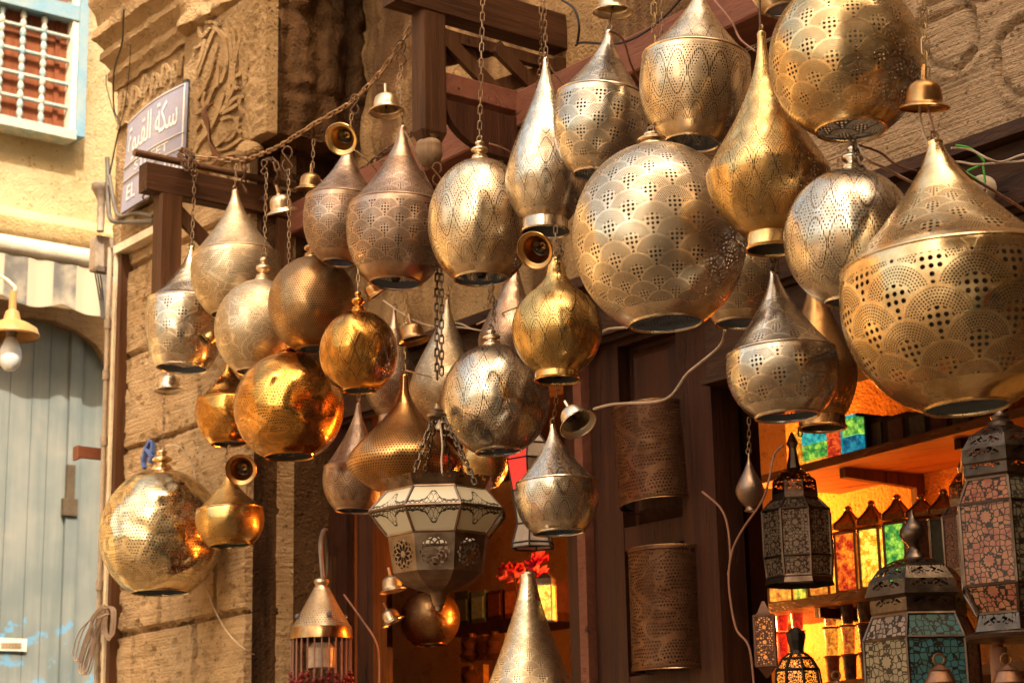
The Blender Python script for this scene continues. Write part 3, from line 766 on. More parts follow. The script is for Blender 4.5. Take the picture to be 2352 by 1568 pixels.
# cable coil hanging on the pipe
m = MB(); rnd = random.Random(4)
for i in range(9):
    x0 = 240+rnd.uniform(-6, 8); y0 = 1392+rnd.uniform(-6, 6); x1 = 182+rnd.uniform(-14, 18); y1 = 1535+rnd.uniform(-28, 12); o = OP+.05+rnd.uniform(0, .04)
    m.tube(crom([PO(x0, y0, o), PO(x0-22, y0+22, o), PO(x1+8, y1-60, o), PO(x1-6, y1-8, o), PO(x1+5, y1+6, o), PO(x1+16, y1-25, o), PO(x0-18, y0+55, o), PO(x0+2, y0+8, o)], 6), .0028, 5)
for i in range(6):
    x0 = 250+rnd.uniform(-8, 10); m.tube(crom([PO(x0-6, 1392, OP+.06), PO(x0+12, 1400, OP+.06), PO(x0+10, 1450, OP+.06), PO(x0+2, 1462+rnd.uniform(-6, 8), OP+.06), PO(x0-8, 1450, OP+.06), PO(x0-6, 1400, OP+.06)], 6), .0028, 5)
m.tube([PO(228, 1418, OP+.1), PO(248, 1408, OP+.1)], .006, 6)
tag(obj('cable_coil', m, plain('coil_wire', (.34, .25, .19), .5)), 'bundle of grey brown cable looped and tied at the pillar edge', 'cable')
wire('cornice_wire', [PO(285,20,OP+.25), PO(283,50,OP+.2), PO(280,100,OP+.18), PO(262,165,OP+.12), PO(262,250,OP+.06), PO(276,285,OP+.05), PO(268,320,OP+.04), PO(252,400,OP+.03)], .004, BLACK, 'dark wire hanging down over the cornice past the sign', 'wire')
wire('frieze_wire', [PO(244,172,OP+.12), PO(246,205,OP+.1), PO(270,282,OP+.05), PO(283,262,OP+.04), PO(296,170,OP+.08), PO(300,100,OP+.2)], .0022, BLACK, 'thin loose wire looped over the carved frieze', 'wire')
m = MB(); m.box(PO(205, 1040, OP-.02), .11, .02, .05, Matrix((W_, U, Z)).transposed()); m.box(PO(176, 1040, OP), .012, .05, .06, Matrix((W_, U, Z)).transposed())
tag(obj('iron_bracket', m, plain('red_iron', (.19, .07, .04), .5)), 'short red brown iron bracket projecting left of the pillar', 'bracket')
wire('loose_wire', [PO(382,1022,OP+.1), PO(415,1028,OP+.08), PO(445,1080,OP+.03), PO(455,1200,OP+.01), PO(472,1340,OP+.01), PO(515,1440,OP+.01), PO(570,1495,OP+.01), PO(628,1514,.1)], .0028, WIREW, 'thin wire drooping across the lower pillar to the cladding')
# blue paint scrawl
m = MB()
for pts in ([(345,1012),(333,1035),(330,1060)], [(352,1014),(350,1040),(345,1062)], [(328,1050),(332,1075)], [(336,1030),(352,1050)]):
    q = [PO(x, y, OP+.012) for x, y in pts]
    for a_, b_ in zip(q, q[1:]): m.beam(a_, b_, .014, .016, up=N)
tag(obj('paint_scrawl', m, plain('blue_paint', (.10, .16, .42), .8)), 'small blue paint scrawl on the pillar stone', 'graffiti')

# ------------------------------------------------------------------ far wall at the end of the lane
far = thing('plaster_house', 'bright ochre plaster house at the end of the lane', 'house', PL(100, 1500))
p0 = PL(-500, 1000); p1 = PL(700, 1000); L = (p1-p0).dot(W_)
m = MB(); m.obox(V((p0.x, p0.y, 0)), W_*L, -U*.5, Z*13); obj('wall', m, PLAST, far)
wh = thing('house', 'added unseen low ochre house on the left, shaping light and reflections', 'house', V((p0.x, p0.y, 0))-W_*4)  # unseen house added for its effect on light and lamp reflections
m = MB(); m.obox(V((p0.x, p0.y, 0))-W_*9, W_*8.99, -U*.5, Z*7.4); obj('wall', m, plain('lime_wash', (.42, .30, .15), .9), wh)
for i in range(5):
    for j in range(2):
        c = V((p0.x, p0.y, 0))-W_*(1.6+1.6*i)+U*.02+Z*(3.6+3.4*j)
        m = MB(); m.obox(c, W_*.8, U*.06, Z*1.5); f = obj('shutter', m, plain('brown_shutter', (.12, .05, .02), .6), wh)
def farbox(mb, x0, x1, y, h, o0, o1):
    a = PL(x0, y); b = PL(x1, y); mb.obox(a+U*o0, W_*(b-a).dot(W_), U*(o1-o0), Z*h)
m = MB()
cz = PL(100, 545).z; pl = [(0, 0), (.10, .0), (.16, .06), (.17, .14), (.13, .2), (.06, .23), (0, .24)]
m.prism([V((p0.x, p0.y, cz-.10))+U*a+Z*b for a, b in pl], W_*L); obj('ledge', m, stone('ledge_stone', (.42, .29, .13), (.5, .37, .19), (.27, .17, .07)), far)
ST = stone('arch_stone', (.24, .155, .075), (.30, .20, .105), (.17, .105, .05), tool=.3)
m = MB()   # arch surround: ring between arch and a rectangle
def archp(t): # t 0..1 from right spring to crown and beyond, photo grid
    pts = [(236, 850), (206, 800), (160, 765), (110, 745), (60, 737), (0, 737), (-80, 760)]
    i = min(int(t*6), 5); f = t*6-i; return (pts[i][0]*(1-f)+pts[i+1][0]*f, pts[i][1]*(1-f)+pts[i+1][1]*f)
n = 24; zt_ = PL(100, 615).z
ins = [PL(*archp(i/n)) for i in range(n+1)]
vs = []; fs = []
for off in (.02, .10):
    for p in ins: vs.append(p+U*off)
    for p in ins: vs.append(V((p.x, p.y, zt_))+U*off)
k = n+1
for i in range(n): fs += [(2*k+i, 2*k+i+1, 3*k+i+1, 3*k+i), (i, i+1, 2*k+i+1, 2*k+i)]
m.add(vs, fs)
for y, x in ((830, 205),): pass
a = PL(236, 850); m.obox(V((a.x, a.y, 0))+U*.02, W_*1.2, U*.08, Z*(zt_)); obj('arch_surround', m, ST, far)
gate = thing('wooden_gate', 'tall pale teal plank gate under the stone arch', 'gate', PL(100, 1560, .03))
TEAL = None
mt, g = newmat('teal_planks'); o_ = g.obj(); v = g.vscale(o_, 10, 10, .8); n1 = g.noise(v, 1.0, 5, .6); n2 = g.noise(o_, 2.6, 3); n3 = g.noise(o_, 9, 4)
col = g.mix(g.step(g.add(g.mul(n1, .5), g.mul(n2, .5)), .36, .64), (.095, .118, .118), (.17, .18, .165))
sz = g.n.new('ShaderNodeSeparateXYZ'); g.l.new(o_, sz.inputs[0])
col = g.mix(g.mul(g.mul(g.step(n3, .54, .6), g.lt(sz.outputs[2], .35)), .7), col, (.08, .24, .40)); col = g.mix(g.mul(g.step(n2, .58, .75), .5), col, (.34, .25, .16))
out(g, bsdf(g, Base_Color=col, Roughness=.75, Normal=g.bump(n1, .3, .01)))
edges = [-90, 0, 52, 92, 137, 166, 250]
for x0, x1 in zip(edges, edges[1:]):
    b0 = PL(x0, 1300); b1_ = PL(x1, 1300); w_ = (b1_-b0).dot(W_)-.004
    m = MB(); pl = [V((b0.x, b0.y, 0)), V((b0.x, b0.y, 0))+W_*w_]
    def ztop_(f):
        x = x0+(x1-x0)*f; best = 700
        P_ = [archp(i/40) for i in range(41)]
        for (xa, ya), (xb, yb) in zip(P_, P_[1:]):
            if xb <= x <= xa and xa > xb: best = ya+(yb-ya)*(x-xa)/(xb-xa)
        if x > 236: best = 850
        return PL(x, best-6).z
    for f in (1, .66, .33, 0): pl.append(V((b0.x, b0.y, 0))+W_*w_*f+Z*ztop_(f))
    m.prism([p+U*(.01 if x0 != 137 else .03) for p in pl], U*.03); obj('plank', m, mt, gate)
m = MB(); c = PL(158, 1165, .05); m.box(c, .09, .05, .1, Matrix((W_, U, Z)).transposed()); m.box(c+Z*.13, .05, .04, .24, Matrix((W_, U, Z)).transposed()); obj('hasp', m, plain('hasp_rust', (.07, .05, .03), .6), gate)
m = MB(); a = PL(-30, 1492, .05); m.obox(a, W_*(PL(60, 1492, .05)-a).dot(W_), U*.006, Z*29*mpp(a)); lb = obj('notice', m, plain('notice_white', (.55, .5, .42), .6), gate)
m = MB()
for i in range(2):
    for j in range(13): p = PL(4+j*3.6, 1478+i*7, .057); m.box(p, .012, .004, .012+.004*(j % 2), Matrix((W_, U, Z)).transposed())
obj('notice_print', m, plain('print_dark', (.25, .17, .1), .7), lb)
# window with turned bars
win = thing('window', 'blue framed window with turned wooden bars and red brown shutters', 'window', PL(80, 320))
BLUE = plain('blue_paint_frame', (.10, .20, .28), .6, c2=(.20, .26, .28), scale=6)
WHB = plain('white_blue_bars', (.36, .32, .25), .6, c2=(.16, .27, .31), scale=16, var=.3)
m = MB(); a = PL(-150, 292); b = PL(158, 325); m.obox(V((a.x, a.y, b.z))+U*.01, W_*(b-a).dot(W_), U*.02, Z*3); obj('shutter', m, wood('shutter_wood', (.13, .033, .010), (.20, .06, .02)), win)
for xx in (35, 118):
    m = MB(); p = PL(xx, 300, .03); m.obox(V((p.x, p.y, b.z)), W_*.03, U*.012, Z*3); obj('shutter_stile', m, wood('shutter_dark', (.12, .03, .01), (.18, .05, .02)), win)
m = MB(); p = PL(153, 325); m.obox(V((p.x, p.y, p.z))+U*.0, W_*.058, U*.13, Z*3); obj('jamb', m, BLUE, win)
m = MB(); m.obox(V((p.x, p.y, p.z))-W_*.035, W_*.035, U*.11, Z*3); obj('inner_jamb', m, plain('cream_paint', (.68, .62, .50), .6), win)
m = MB(); q0 = PL(-150, 300); m.obox(V((q0.x, q0.y, p.z-.03)), W_*(p-q0).dot(W_), U*.14, Z*.06); obj('sill_rail', m, WHB, win)
zm = PL(80, 32).z; m = MB(); m.obox(V((q0.x, q0.y, zm-.03)), W_*(p-q0).dot(W_), U*.12, Z*.10); obj('mid_rail', m, BLUE, win)
def beads(a, b, r, nb):
    n = nb*6; pts = [a.lerp(b, i/n) for i in range(n+1)]; rr = [r*(.62+.38*abs(sin(pi*i/6))) for i in range(n+1)]
    mb = MB(); mb.tube(pts, rr, 10); return mb
for x in (-55, -2, 48, 97):
    c = PL(x, 180, .07); obj('bar', beads(V((c.x, c.y, p.z)), V((c.x, c.y, p.z+3)), .020, 52), WHB, win)
for y in (60, 116, 170, 224, 278, -30):
    c = PL(80, y+8, .07); e0 = V((q0.x, q0.y, c.z))+U*.07; e1 = V((p.x, p.y, c.z))+U*.07; obj('bar', beads(e0, e1, .0145, 70), WHB, win)
# awning
aw = thing('awning', 'striped scalloped awning rolled out over the gate', 'awning', PL(100, 600, .6))
AO = .38
m = MB(); a = PL(-300, 520, AO); b = PL(262, 603, AO); zz = b.z+.0
m.tube([V((a.x, a.y, zz))-U*.02, V((b.x, b.y, zz))-U*.02], .06, 14); obj('roller', m, plain('awning_white', (.45, .41, .33), .7), aw)
ms, g = newmat('awning_stripes'); o_ = g.obj(); dt = g.n.new('ShaderNodeVectorMath'); dt.operation = 'DOT_PRODUCT'; g.l.new(o_, dt.inputs[0]); dt.inputs[1].default_value = tuple(W_)
fx = g.fr(g.mul(dt.outputs['Value'], 1/.30)); n_ = g.noise(o_, 6, 3)
col = g.mix(g.mul(g.gt(fx, .52), g.step(n_, .2, .6)), (.34, .30, .225), (.11, .105, .10)); out(g, bsdf(g, Base_Color=col, Roughness=.9))
m = MB(); n = 90; vs = []; l_ = (b-a).dot(W_)
for off in (0, .008):
    for i in range(n+1):
        x = V((a.x, a.y, zz))+W_*(l_*i/n)+U*(off+.004*sin(i*.7)); dz = .30+.045*abs(sin(pi*(l_*i/n)/.38))
        vs += [x-Z*.06, x-Z*dz]
fs = []
for k_ in (0, 1):
    for i in range(n): q = k_*2*(n+1)+2*i; fs.append((q, q+1, q+3, q+2))
m.add(vs, fs); obj('valance', m, ms, aw)
m = MB(); m.obox(V((a.x, a.y, zz+.02))-U*.1, W_*l_, -U*.62, Z*.02); obj('canopy_cloth', m, ms, aw)
# hanging street lamp
hl = thing('street_lamp', 'hanging street lamp with yellow shade and big white bulb', 'lamp', PY(26, 860, 8.6))
c = PY(26, 770, 8.6); k = mpp(c); M = Matrix.Translation(c)
m = MB(); m.lathe([(62*k, -4*k), (64*k, 0), (58*k, 16*k), (40*k, 27*k), (20*k, 36*k), (15*k, 56*k), (9*k, 60*k), (8*k, 105*k)][0:] , M, 32); obj('shade', m, plain('yellow_enamel', (.40, .21, .07), .4), hl)
m = MB(); m.lathe([(.001, -84*k), (12*k, -82*k), (22*k, -70*k), (26*k, -52*k), (24*k, -34*k), (16*k, -14*k), (11*k, -4*k)], M, 24); obj('bulb', m, plain('opal_glass', (.6, .6, .58), .12, bump=0, var=.02), hl)
m = MB(); m.lathe([(12*k, -6*k), (13*k, 26*k), (12*k, 40*k)], M, 16); obj('socket', m, plain('socket_grey', (.3, .3, .3), .4), hl)
m = MB(); m.tube(crom([c+Z*100*k, c+Z*118*k, c+Z*150*k-V((.12,0,0)), c+Z*165*k-V((.5,0,0))], 6), 4*k, 8); obj('arm', m, plain('arm_cream', (.6, .48, .32), .5), hl)
# ------------------------------------------------------------------ pierced metal lamps
def prof(kind, ro, seam, n=46, a=1.4, b=1.5, tr=.07):
    P = []
    if kind == 'sphere':
        b0 = sqrt(1-ro*ro); b1 = sqrt(1-.14**2)
        a0 = -math.asin(b0); a1 = math.asin(b1)
        for i in range(n+1):
            q = a0+(a1-a0)*i/n; P.append((cos(q), (sin(q)+b0)/(b0+b1)))
    elif kind == 'tear':
        f = seam; zc = f*.74
        for i in range(22):
            z = zc*i/21; P.append((sqrt(max(0, 1-((zc-z)/zc)**2*(1-ro*ro))), z))
        for i in range(1, 9):
            z = zc+(f-zc)*i/8; P.append((1-.035*(i/8)**2, z))
        P.append((.955, f+.006)); P.append((.935, f+.012))
        for i in range(1, 27):
            t = i/26; P.append((tr+(.925-tr)*(1-t)**a, f+.012+(1-f-.012)*t))
    elif kind == 'drop':
        zm = seam
        P += [(ro*1.02, 0), (ro, .012), (ro, .06), (ro*.98, .065)]
        for i in range(1, 17):
            t = i/16; P.append((ro*.98+(1-ro*.98)*sin(t*pi/2)**.8, .065+(zm-.065)*t))
        for i in range(1, 31):
            t = i/30; P.append((tr+(1-tr)*max(0, 1-t**a)**b, zm+(1-zm)*t))
    elif kind == 'urn':
        P = crv([(ro, 0), (ro, .055), (ro*.97, .07), (.78, .17), (.97, .32), (1, .44), (.93, .56), (.72, .68), (.42, .78), (.25, .86), (.20, .93), (.17, .985), (.12, 1)], 5)
    return P
RIMG = {}
def lamp(kind, T, B, W, o, ro, tn, pat, Nn, label, seam=.5, a=1.4, b=1.5, fin=0, name='pendant_lamp', ring=True, tr=.07, plain_top=None, rim_tone=None, group=None, bulb=False, cat='lamp'):
    mx, my = (T[0]+B[0])/2, (T[1]+B[1])/2
    Y = PO(mx, my, o).y
    top = PY(*T, Y); bot = PY(*B, Y); ax = top-bot; H = ax.length; k = mpp((top+bot)/2); R = W/2*k
    rot = random.uniform(0, 6.28)
    M = frame(bot, ax) @ Matrix.Rotation(rot, 4, 'Z')
    L = thing(name, label, cat, M, group)
    P = prof(kind, ro, seam, a=a, b=b, tr=tr)
    pr = [(r*R, t*H) for r, t in P]
    if kind == 'sphere': pm = [1 if .055 < t < .93 else 0 for r, t in P]
    elif kind == 'tear': pm = [1 if (.07 < t < seam-.035 or seam+.03 < t < (plain_top or .80)) else 0 for r, t in P]
    elif kind == 'drop': pm = [1 if .10 < t < (plain_top or .84) else 0 for r, t in P]
    else: pm = [1 if .1 < t < .86 else 0 for r, t in P]
    mat = tone(tn, pat); mp = tone(rim_tone or tn)
    m = MB(); m.lathe(pr, None, 72, Nn, pm); sh = obj('shade', m, mat, L, local=True, sharp=60)
    m = MB(); m.torus(Matrix.Translation((0, 0, pr[0][1])), pr[0][0], .0035, 48, 6); obj('rim', m, mp, L, local=True)
    if kind == 'tear':
        m = MB(); m.torus(Matrix.Translation((0, 0, (seam+.004)*H)), .962*R, .0028, 60, 6); obj('seam_band', m, mp, L, local=True)
    zt = H
    if fin:
        f = fin*k
        q = .155*R
        m = MB(); m.lathe(crv([(q*1.25, H-.01*H), (q*1.2, H+.04*f), (q*1.02, H+.06*f), (q*1.05, H+.12*f), (q*.92, H+.16*f), (q*.95, H+.22*f), (q*.55, H+.28*f), (q*.5, H+.33*f), (q*.95, H+.44*f), (q*1.08, H+.54*f), (q*.9, H+.64*f), (q*.45, H+.74*f), (q*.42, H+.8*f), (q*.55, H+.84*f), (q*.5, H+.97*f), (.001, H+f)], 4), None, 24)
        obj('neck', m, mp, L, local=True); zt = H+f
    else:
        rt = P[-1][0]*R
        m = MB(); m.lathe([(rt*1.04, H-.004), (rt*1.06, H+.004), (rt*.8, H+.009), (.0005, H+.010)], None, 20); obj('cap', m, mp, L, local=True); zt = H+.008
    if ring:
        r_ = max(.009, .0045+.02*k*100/1.2*0); m = MB(); m.torus(Matrix.Translation((0, 0, zt+r_*.9)) @ Matrix.Rotation(pi/2, 4, 'X') @ Matrix.Rotation(.6, 4, 'Y'), r_, .0024, 16, 6); obj('hanging_ring', m, CHAIN, L, local=True)
    if bulb:
        m = MB(); m.lathe([(.012, .005), (.016, .02), (.016, .07), (.009, .08), (.006, H*.8)], None, 14); obj('bulb_socket', m, BLACK, L, local=True)
    L['_top'] = 0; del L['_top']
    return M @ V((0, 0, zt+.012)), M, k
S = {}
S[1] = lamp('tear', (440,572), (418,845), 184, .66, .63, 'silver', 'scale', 8, 'silver teardrop lamp hanging beside the left bracket post, leftmost in its row', .545, 1.5)
S[2] = lamp('tear', (540,442), (542,722), 205, .66, .55, 'matt', 'scroll', 9, 'pale matt teardrop lamp with etched scrolls hanging under the left bracket beam', .475, 1.45)
S[3] = lamp('sphere', (603,645), (590,855), 206, .74, .46, 'matt', 'scroll', 9, 'pale etched globe lamp between the silver teardrop and the brown globe', fin=56)
S[4] = lamp('sphere', (716,592), (722,802), 206, .76, .40, 'bronze', 'fine', 8, 'plain brown globe lamp with fine all over pin holes and dark opening', fin=44)
S[5] = lamp('sphere', (662,813), (665,1048), 252, .78, .45, 'amber', 'scroll', 8, 'large shiny amber globe lamp hanging below the brown globe', fin=14)
S[6] = lamp('tear', (524,836), (528,1018), 152, .58, .55, 'amber', 'scroll', 8, 'small amber teardrop lamp half hidden behind the large amber globe', .54, 1.5)
S[7] = lamp('sphere', (823,716), (825,896), 181, .85, .42, 'amber', 'star', 8, 'small glowing orange amber globe lamp with tall neck', fin=48)
S[8] = lamp('tear', (800,332), (778,603), 180, .75, .40, 'mauve', 'scale', 10, 'brown silver teardrop lamp behind the open brass canopy', .52, 1.55)
S[9] = lamp('tear', (924,296), (908,650), 236, .75, .49, 'mauve', 'scale', 11, 'large dusky mauve teardrop lamp with fan scale piercing', .48, 1.55, bulb=True)
S[10] = lamp('sphere', (1102,368), (1106,640), 243, .75, .51, 'pale', 'star', 8, 'pale gold globe lamp with star bands hanging on the long thin chain', fin=46, bulb=True)
S[11] = lamp('drop', (1254,140), (1252,532), 184, .72, .57, 'silver', 'star', 8, 'tall bright silver drop lamp with wide collar', .30, 1.5, 1.55, plain_top=.8)
S[12] = lamp('tear', (1398,78), (1368,402), 218, .75, .45, 'silver', 'scale', 8, 'silver teardrop lamp with scales hanging under the brass bell', .535, 1.4)
S[13] = lamp('tear', (1606,-20), (1590,328), 255, .75, .48, 'pale', 'star', 8, 'broad pale silver teardrop lamp cut by the top edge, left of the gold drop', .545, 1.35)
S[14] = lamp('sphere', (1498,337), (1530,742), 400, .95, .415, 'champagne', 'scale', 12, 'biggest pale globe lamp with crisp fan scale piercing at the centre', fin=34)
S[15] = lamp('drop', (1749,82), (1772,572), 284, .98, .39, 'gold', 'star', 9, 'tall golden drop lamp with long neck and collar', .345, 1.2, 2.0)
S[16] = lamp('sphere', (1930,-38), (1955,298), 352, .98, .45, 'palegold', 'scale', 10, 'large gold silver globe lamp at the top right corner', fin=40)
S[17] = lamp('sphere', (1957,394), (1948,696), 304, 1.0, .33, 'silver', 'star', 8, 'silver globe lamp with arched bands directly below the top right globe', fin=62)
S[18] = lamp('tear', (2148,330), (2222,935), 520, 1.05, .37, 'palegold', 'scale', 9, 'huge golden teardrop lamp cut off by the right edge', .525, 1.35, tr=.065)
S[19] = lamp('tear', (1777,628), (1808,955), 258, .9, .56, 'silver', 'scale', 8, 'shiny silver teardrop lamp below the gold drop in front of the dark interior', .435, 1.4)
S[20] = lamp('tear', (1690,470), (1700,742), 190, .45, .58, 'pale', 'scale', 9, 'pale scaled teardrop lamp mostly hidden behind the biggest globe', .5, 1.4)
S[21] = lamp('drop', (1868,600), (1890,982), 172, .55, .60, 'copper', 'fine', 9, 'dark copper drop lamp half hidden behind the silver teardrop at right', .34, 1.3, 1.8)
S[22] = lamp('urn', (1277,600), (1281,872), 207, .85, .50, 'green', 'star', 8, 'greenish gold urn shaped lamp with zigzag piercing', bulb=True)
S[23] = lamp('sphere', (1130,793), (1146,1036), 250, .72, .42, 'silver', 'star', 8, 'silver globe lamp with big star bands and dark stripes of holes', fin=36)
S[24] = lamp('drop', (928,866), (928,1146), 264, .72, .42, 'copper', 'fine', 8, 'wide copper onion lamp behind the octagonal glass lantern', .30, 1.55, 2.7, plain_top=.78)
S[25] = lamp('tear', (823,932), (815,1172), 152, .45, .58, 'mauve', 'star', 8, 'brownish silver teardrop lamp behind the copper onion lamp', .40, 1.5)
S[26] = lamp('tear', (1270,982), (1284,1222), 193, .8, .60, 'silver', 'star', 8, 'small silver gold teardrop lamp in front of the red and white glass lantern', .47, 1.45)
S[27] = lamp('drop', (1028,694), (1020,992), 166, .22, .45, 'matt', 'scroll', 8, 'pale drop lamp close to the wall behind the silver star globe', .32, 1.5, 1.6)
S[28] = lamp('drop', (1185,600), (1160,880), 140, .25, .45, 'mauve', 'star', 7, 'grey pierced drop lamp close to the wall, half behind the urn lamp', .34, 1.4, 1.5)
S[29] = lamp('drop', (906,714), (898,972), 128, .2, .45, 'mauve', 'scale', 8, 'shadowed drop lamp at the wall between the orange globe and the copper onion', .34, 1.4, 1.7)
S[30] = lamp('sphere', (372,1079), (368,1360), 281, .62, .47, 'chrome', 'scroll', 8, 'large mirror bright globe lamp low in front of the stone pillar', fin=46)
S[31] = lamp('tear', (525,1090), (530,1252), 157, .62, .62, 'green', 'fine', 8, 'small amber teardrop lamp in front of the mirror bright globe', .50, 1.35)
S[32] = lamp('sphere', (985,1352), (990,1480), 138, -.3, .5, 'bronze', 'scroll', 7, 'small dark bronze globe lamp inside the doorway', fin=20)
S[33] = lamp('tear', (1213,1322), (1222,1860), 290, .9, .5, 'pale', 'scale', 10, 'tall pale scaled teardrop lamp rising from the bottom edge', .36, 1.32, ring=False, tr=.12, plain_top=.90)
S[34] = lamp('sphere', (1112,985), (1115,1116), 112, .3, .5, 'gold', 'scroll', 7, 'small gold globe lamp peeping between the star globe and the glass lantern', fin=12)
S[36] = lamp('tear', (1762,-190), (1800,22), 150, .8, .55, 'pale', 'scale', 9, 'lamp cut by the top edge, only its tilted pierced opening showing', .5, 1.4)
S[37] = lamp('drop', (1720,1048), (1724,1172), 66, .02, .35, 'mauve', 'fine', 7, 'little dark pear shaped lamp hanging in the shadow of the right opening', .38, 1.4, 1.7)

# ------------------------------------------------------------------ brass ceiling canopies dangling among the lamps
def canopy(cx, cy, w, o, ax, tn, label, h=.62, name='lamp_canopy', stub=True):
    """ax: direction of the closed end in camera terms (right, up, towards viewer)"""
    c = PO(cx, cy, o); k = mpp(c); R = w/2*k; h *= 2*R
    d = (RT*ax[0]+UP*ax[1]-FWD*ax[2]).normalized(); M = frame(c-d*h*.4, d)
    t = thing(name, label, 'lamp canopy', M, 'brass canopies among the lamps')
    P = crv([(R*1.0, 0), (R*1.02, h*.03), (R*.94, h*.09), (R*.80, h*.15), (R*.74, h*.20), (R*.72, h*.42), (R*.66, h*.66), (R*.55, h*.80), (R*.36, h*.90), (R*.14, h*.94), (R*.12, h*1.0), (.001, h*1.01)], 4)
    m = MB(); m.lathe(P, None, 36); obj('bell', m, tone2(tn), t, local=True, sharp=60)
    m = MB(); m.torus(Matrix.Translation((0, 0, .001)), R, R*.035, 36, 6); obj('rim', m, tone(tn), t, local=True)
    m = MB(); m.lathe([(R*.42, h*.60), (R*.46, h*.58), (R*.42, h*.66), (R*.2, h*.8)], None, 20)
    m.beam(V((-R*.1, 0, h*.45)), V((R*.1, 0, h*.45)), R*.06, R*.05); m.tube([V((0, 0, h*.2)), V((0, 0, h*.85))], R*.06, 6)
    obj('hook_bar', m, CHAIND, t, local=True)
    if stub:
        m = MB(); m.tube([V((0, 0, h)), V((0, 0, h*1.45))], R*.09, 8); obj('stem', m, tone(tn), t, local=True)
    return M
canopy(887,240,80,.78,(-.05,.9,-.30),'pale','dull brass canopy tilted on the wire beside the ball finial post')
canopy(790,315,76,.82,(.28,.35,-.9),'gold','open brass canopy facing out with a golden inside, above a brown teardrop lamp')
canopy(713,420,68,.70,(.05,1,-.12),'bronze','brown brass canopy hanging level below the long chain')
canopy(645,470,70,.68,(-.22,1,.05),'pale','pale brass canopy tilted over the matt teardrop lamp')
canopy(1237,570,88,.95,(.42,.30,-.85),'copper','copper coloured canopy turned open to the viewer above the urn lamp')
canopy(948,766,74,.80,(-.18,.85,-.25),'bronze','brown canopy tipped open below the dusky mauve teardrop lamp')
canopy(858,666,56,.70,(-.5,.7,.0),'copper','small copper canopy half hidden under the dusky mauve teardrop lamp')
canopy(388,882,66,.58,(-.05,.95,-.30),'silver','silver canopy below the leftmost silver teardrop lamp')
canopy(484,776,46,.64,(.65,.55,-.15),'gold','small golden canopy tucked left of the pale etched globe')
canopy(557,1075,72,.66,(.1,.12,-1),'copper','round copper canopy seen face on above the small amber teardrop')
canopy(1320,960,88,.92,(-.35,.62,-.62),'silver','white silver canopy on the white cable below the urn lamp')
canopy(2123,222,114,1.05,(.02,1,-.05),'copper','orange copper canopy on the chain above the huge golden teardrop')
canopy(900,1342,62,.05,(-.2,.9,-.25),'matt','dull canopy hanging left of the small bronze globe')
canopy(897,1416,56,.03,(-.45,.85,-.2),'pale','lower dull canopy tilted left of the small bronze globe')
canopy(1407,8,90,.78,(0,1,-.2),'pale','brass bell canopy cut by the top edge above the scaled silver teardrop')
canopy(438,415,0.1 and 34,.60,(-.5,.8,.1),'pale','tiny canopy hanging behind the left bracket') if False else None

# ------------------------------------------------------------------ chains, hooks and wires
def chain_mesh(pts, link, r, wd=.38, tw=0.0):
    pts = [V(p) for p in pts]; m = MB()
    seg = [(pts[i+1]-pts[i]).length for i in range(len(pts)-1)]; tot = sum(seg); step = link*.80; n = max(1, int(round(tot/step)))
    def at(d):
        for i, s in enumerate(seg):
            if d <= s or i == len(seg)-1: return pts[i].lerp(pts[i+1], min(1, d/s if s else 0))
            d -= s
    for i in range(n):
        a = at(tot*i/n); b = at(tot*(i+1)/n); c = (a+b)/2; d = (b-a).normalized() if (b-a).length > 1e-6 else Z
        M = frame(c, d, RT+UP*.01) @ Matrix.Rotation(pi/2*(i % 2)+tw+random.uniform(-.25, .25), 4, 'Z')
        l = link/2; wv = link*wd/2; path = []
        for q in range(12):
            an = 2*pi*q/12; x = wv*cos(an); z = (l-wv)*(1 if sin(an) > 0 else -1)+wv*sin(an)
            path.append(M @ V((x, 0, z)))
        m.tube(path, r, 5, closed=True)
    return m
def chain(pts, label, link=.024, r=.0014, mat=None, o=None, name='chain', group='thin chains holding the lamps', k=6, wd=.4):
    P = [p if isinstance(p, V) else PO(p[0], p[1], p[2] if len(p) > 2 else o) for p in pts]
    if len(P) > 2: P = crom(P, k)
    return tag(obj(name, chain_mesh(P, link, r, wd), mat or CHAIN), label, 'chain', group)
def shook(px, py, o, h, label, r=.0032, flip=1, mat=None):
    c = PO(px, py, o); k = mpp(c); q = h*k/4; pts = []
    for i in range(13): t = pi*(1.15*i/12)-.15*pi; pts.append(c+Z*q+(RT*flip*cos(pi-t)*q*.8+Z*sin(pi-t)*q))
    pts = []
    for i in range(11):
        a = -0.35*pi+i/10*1.35*pi; pts.append(c+Z*q*1.05+RT*flip*(q*.75*cos(a))+Z*q*sin(a))
    for i in range(11):
        a = 0+i/10*1.3*pi; pts.append(c-Z*q*1.05-RT*flip*(q*.75*cos(a))-Z*q*sin(a)) if False else None
    p2 = []
    for i in range(11):
        a = -.35*pi+i/10*1.35*pi; p2.append(c-Z*q*1.05-RT*flip*(q*.75*cos(a))-Z*q*sin(a))
    p2 = [p for p in p2][::-1]
    m = MB(); m.tube(crom(pts+p2, 3), r, 6)
    return tag(obj('s_hook', m, mat or IRON), label, 'hook', 'iron s hooks')
CH = [(334,352,.84),(380,352,.76),(425,358,.69),(490,366,.62),(560,366,.56),(605,352,.56),(640,336,.58),(680,312,.6),(720,286,.6),(762,262,.6),(800,240,.6),(838,206,.6),(870,172,.6),(910,118,.6),(957,42,.58)]
chain(CH[2:], 'long rusty chain sweeping from the left bracket up to the large bracket', link=.042, r=.0034, mat=plain('chain_rust', (.40, .25, .13), .5, .6, c2=(.22, .12, .06)), name='long_chain', group='heavy chains', wd=.36)
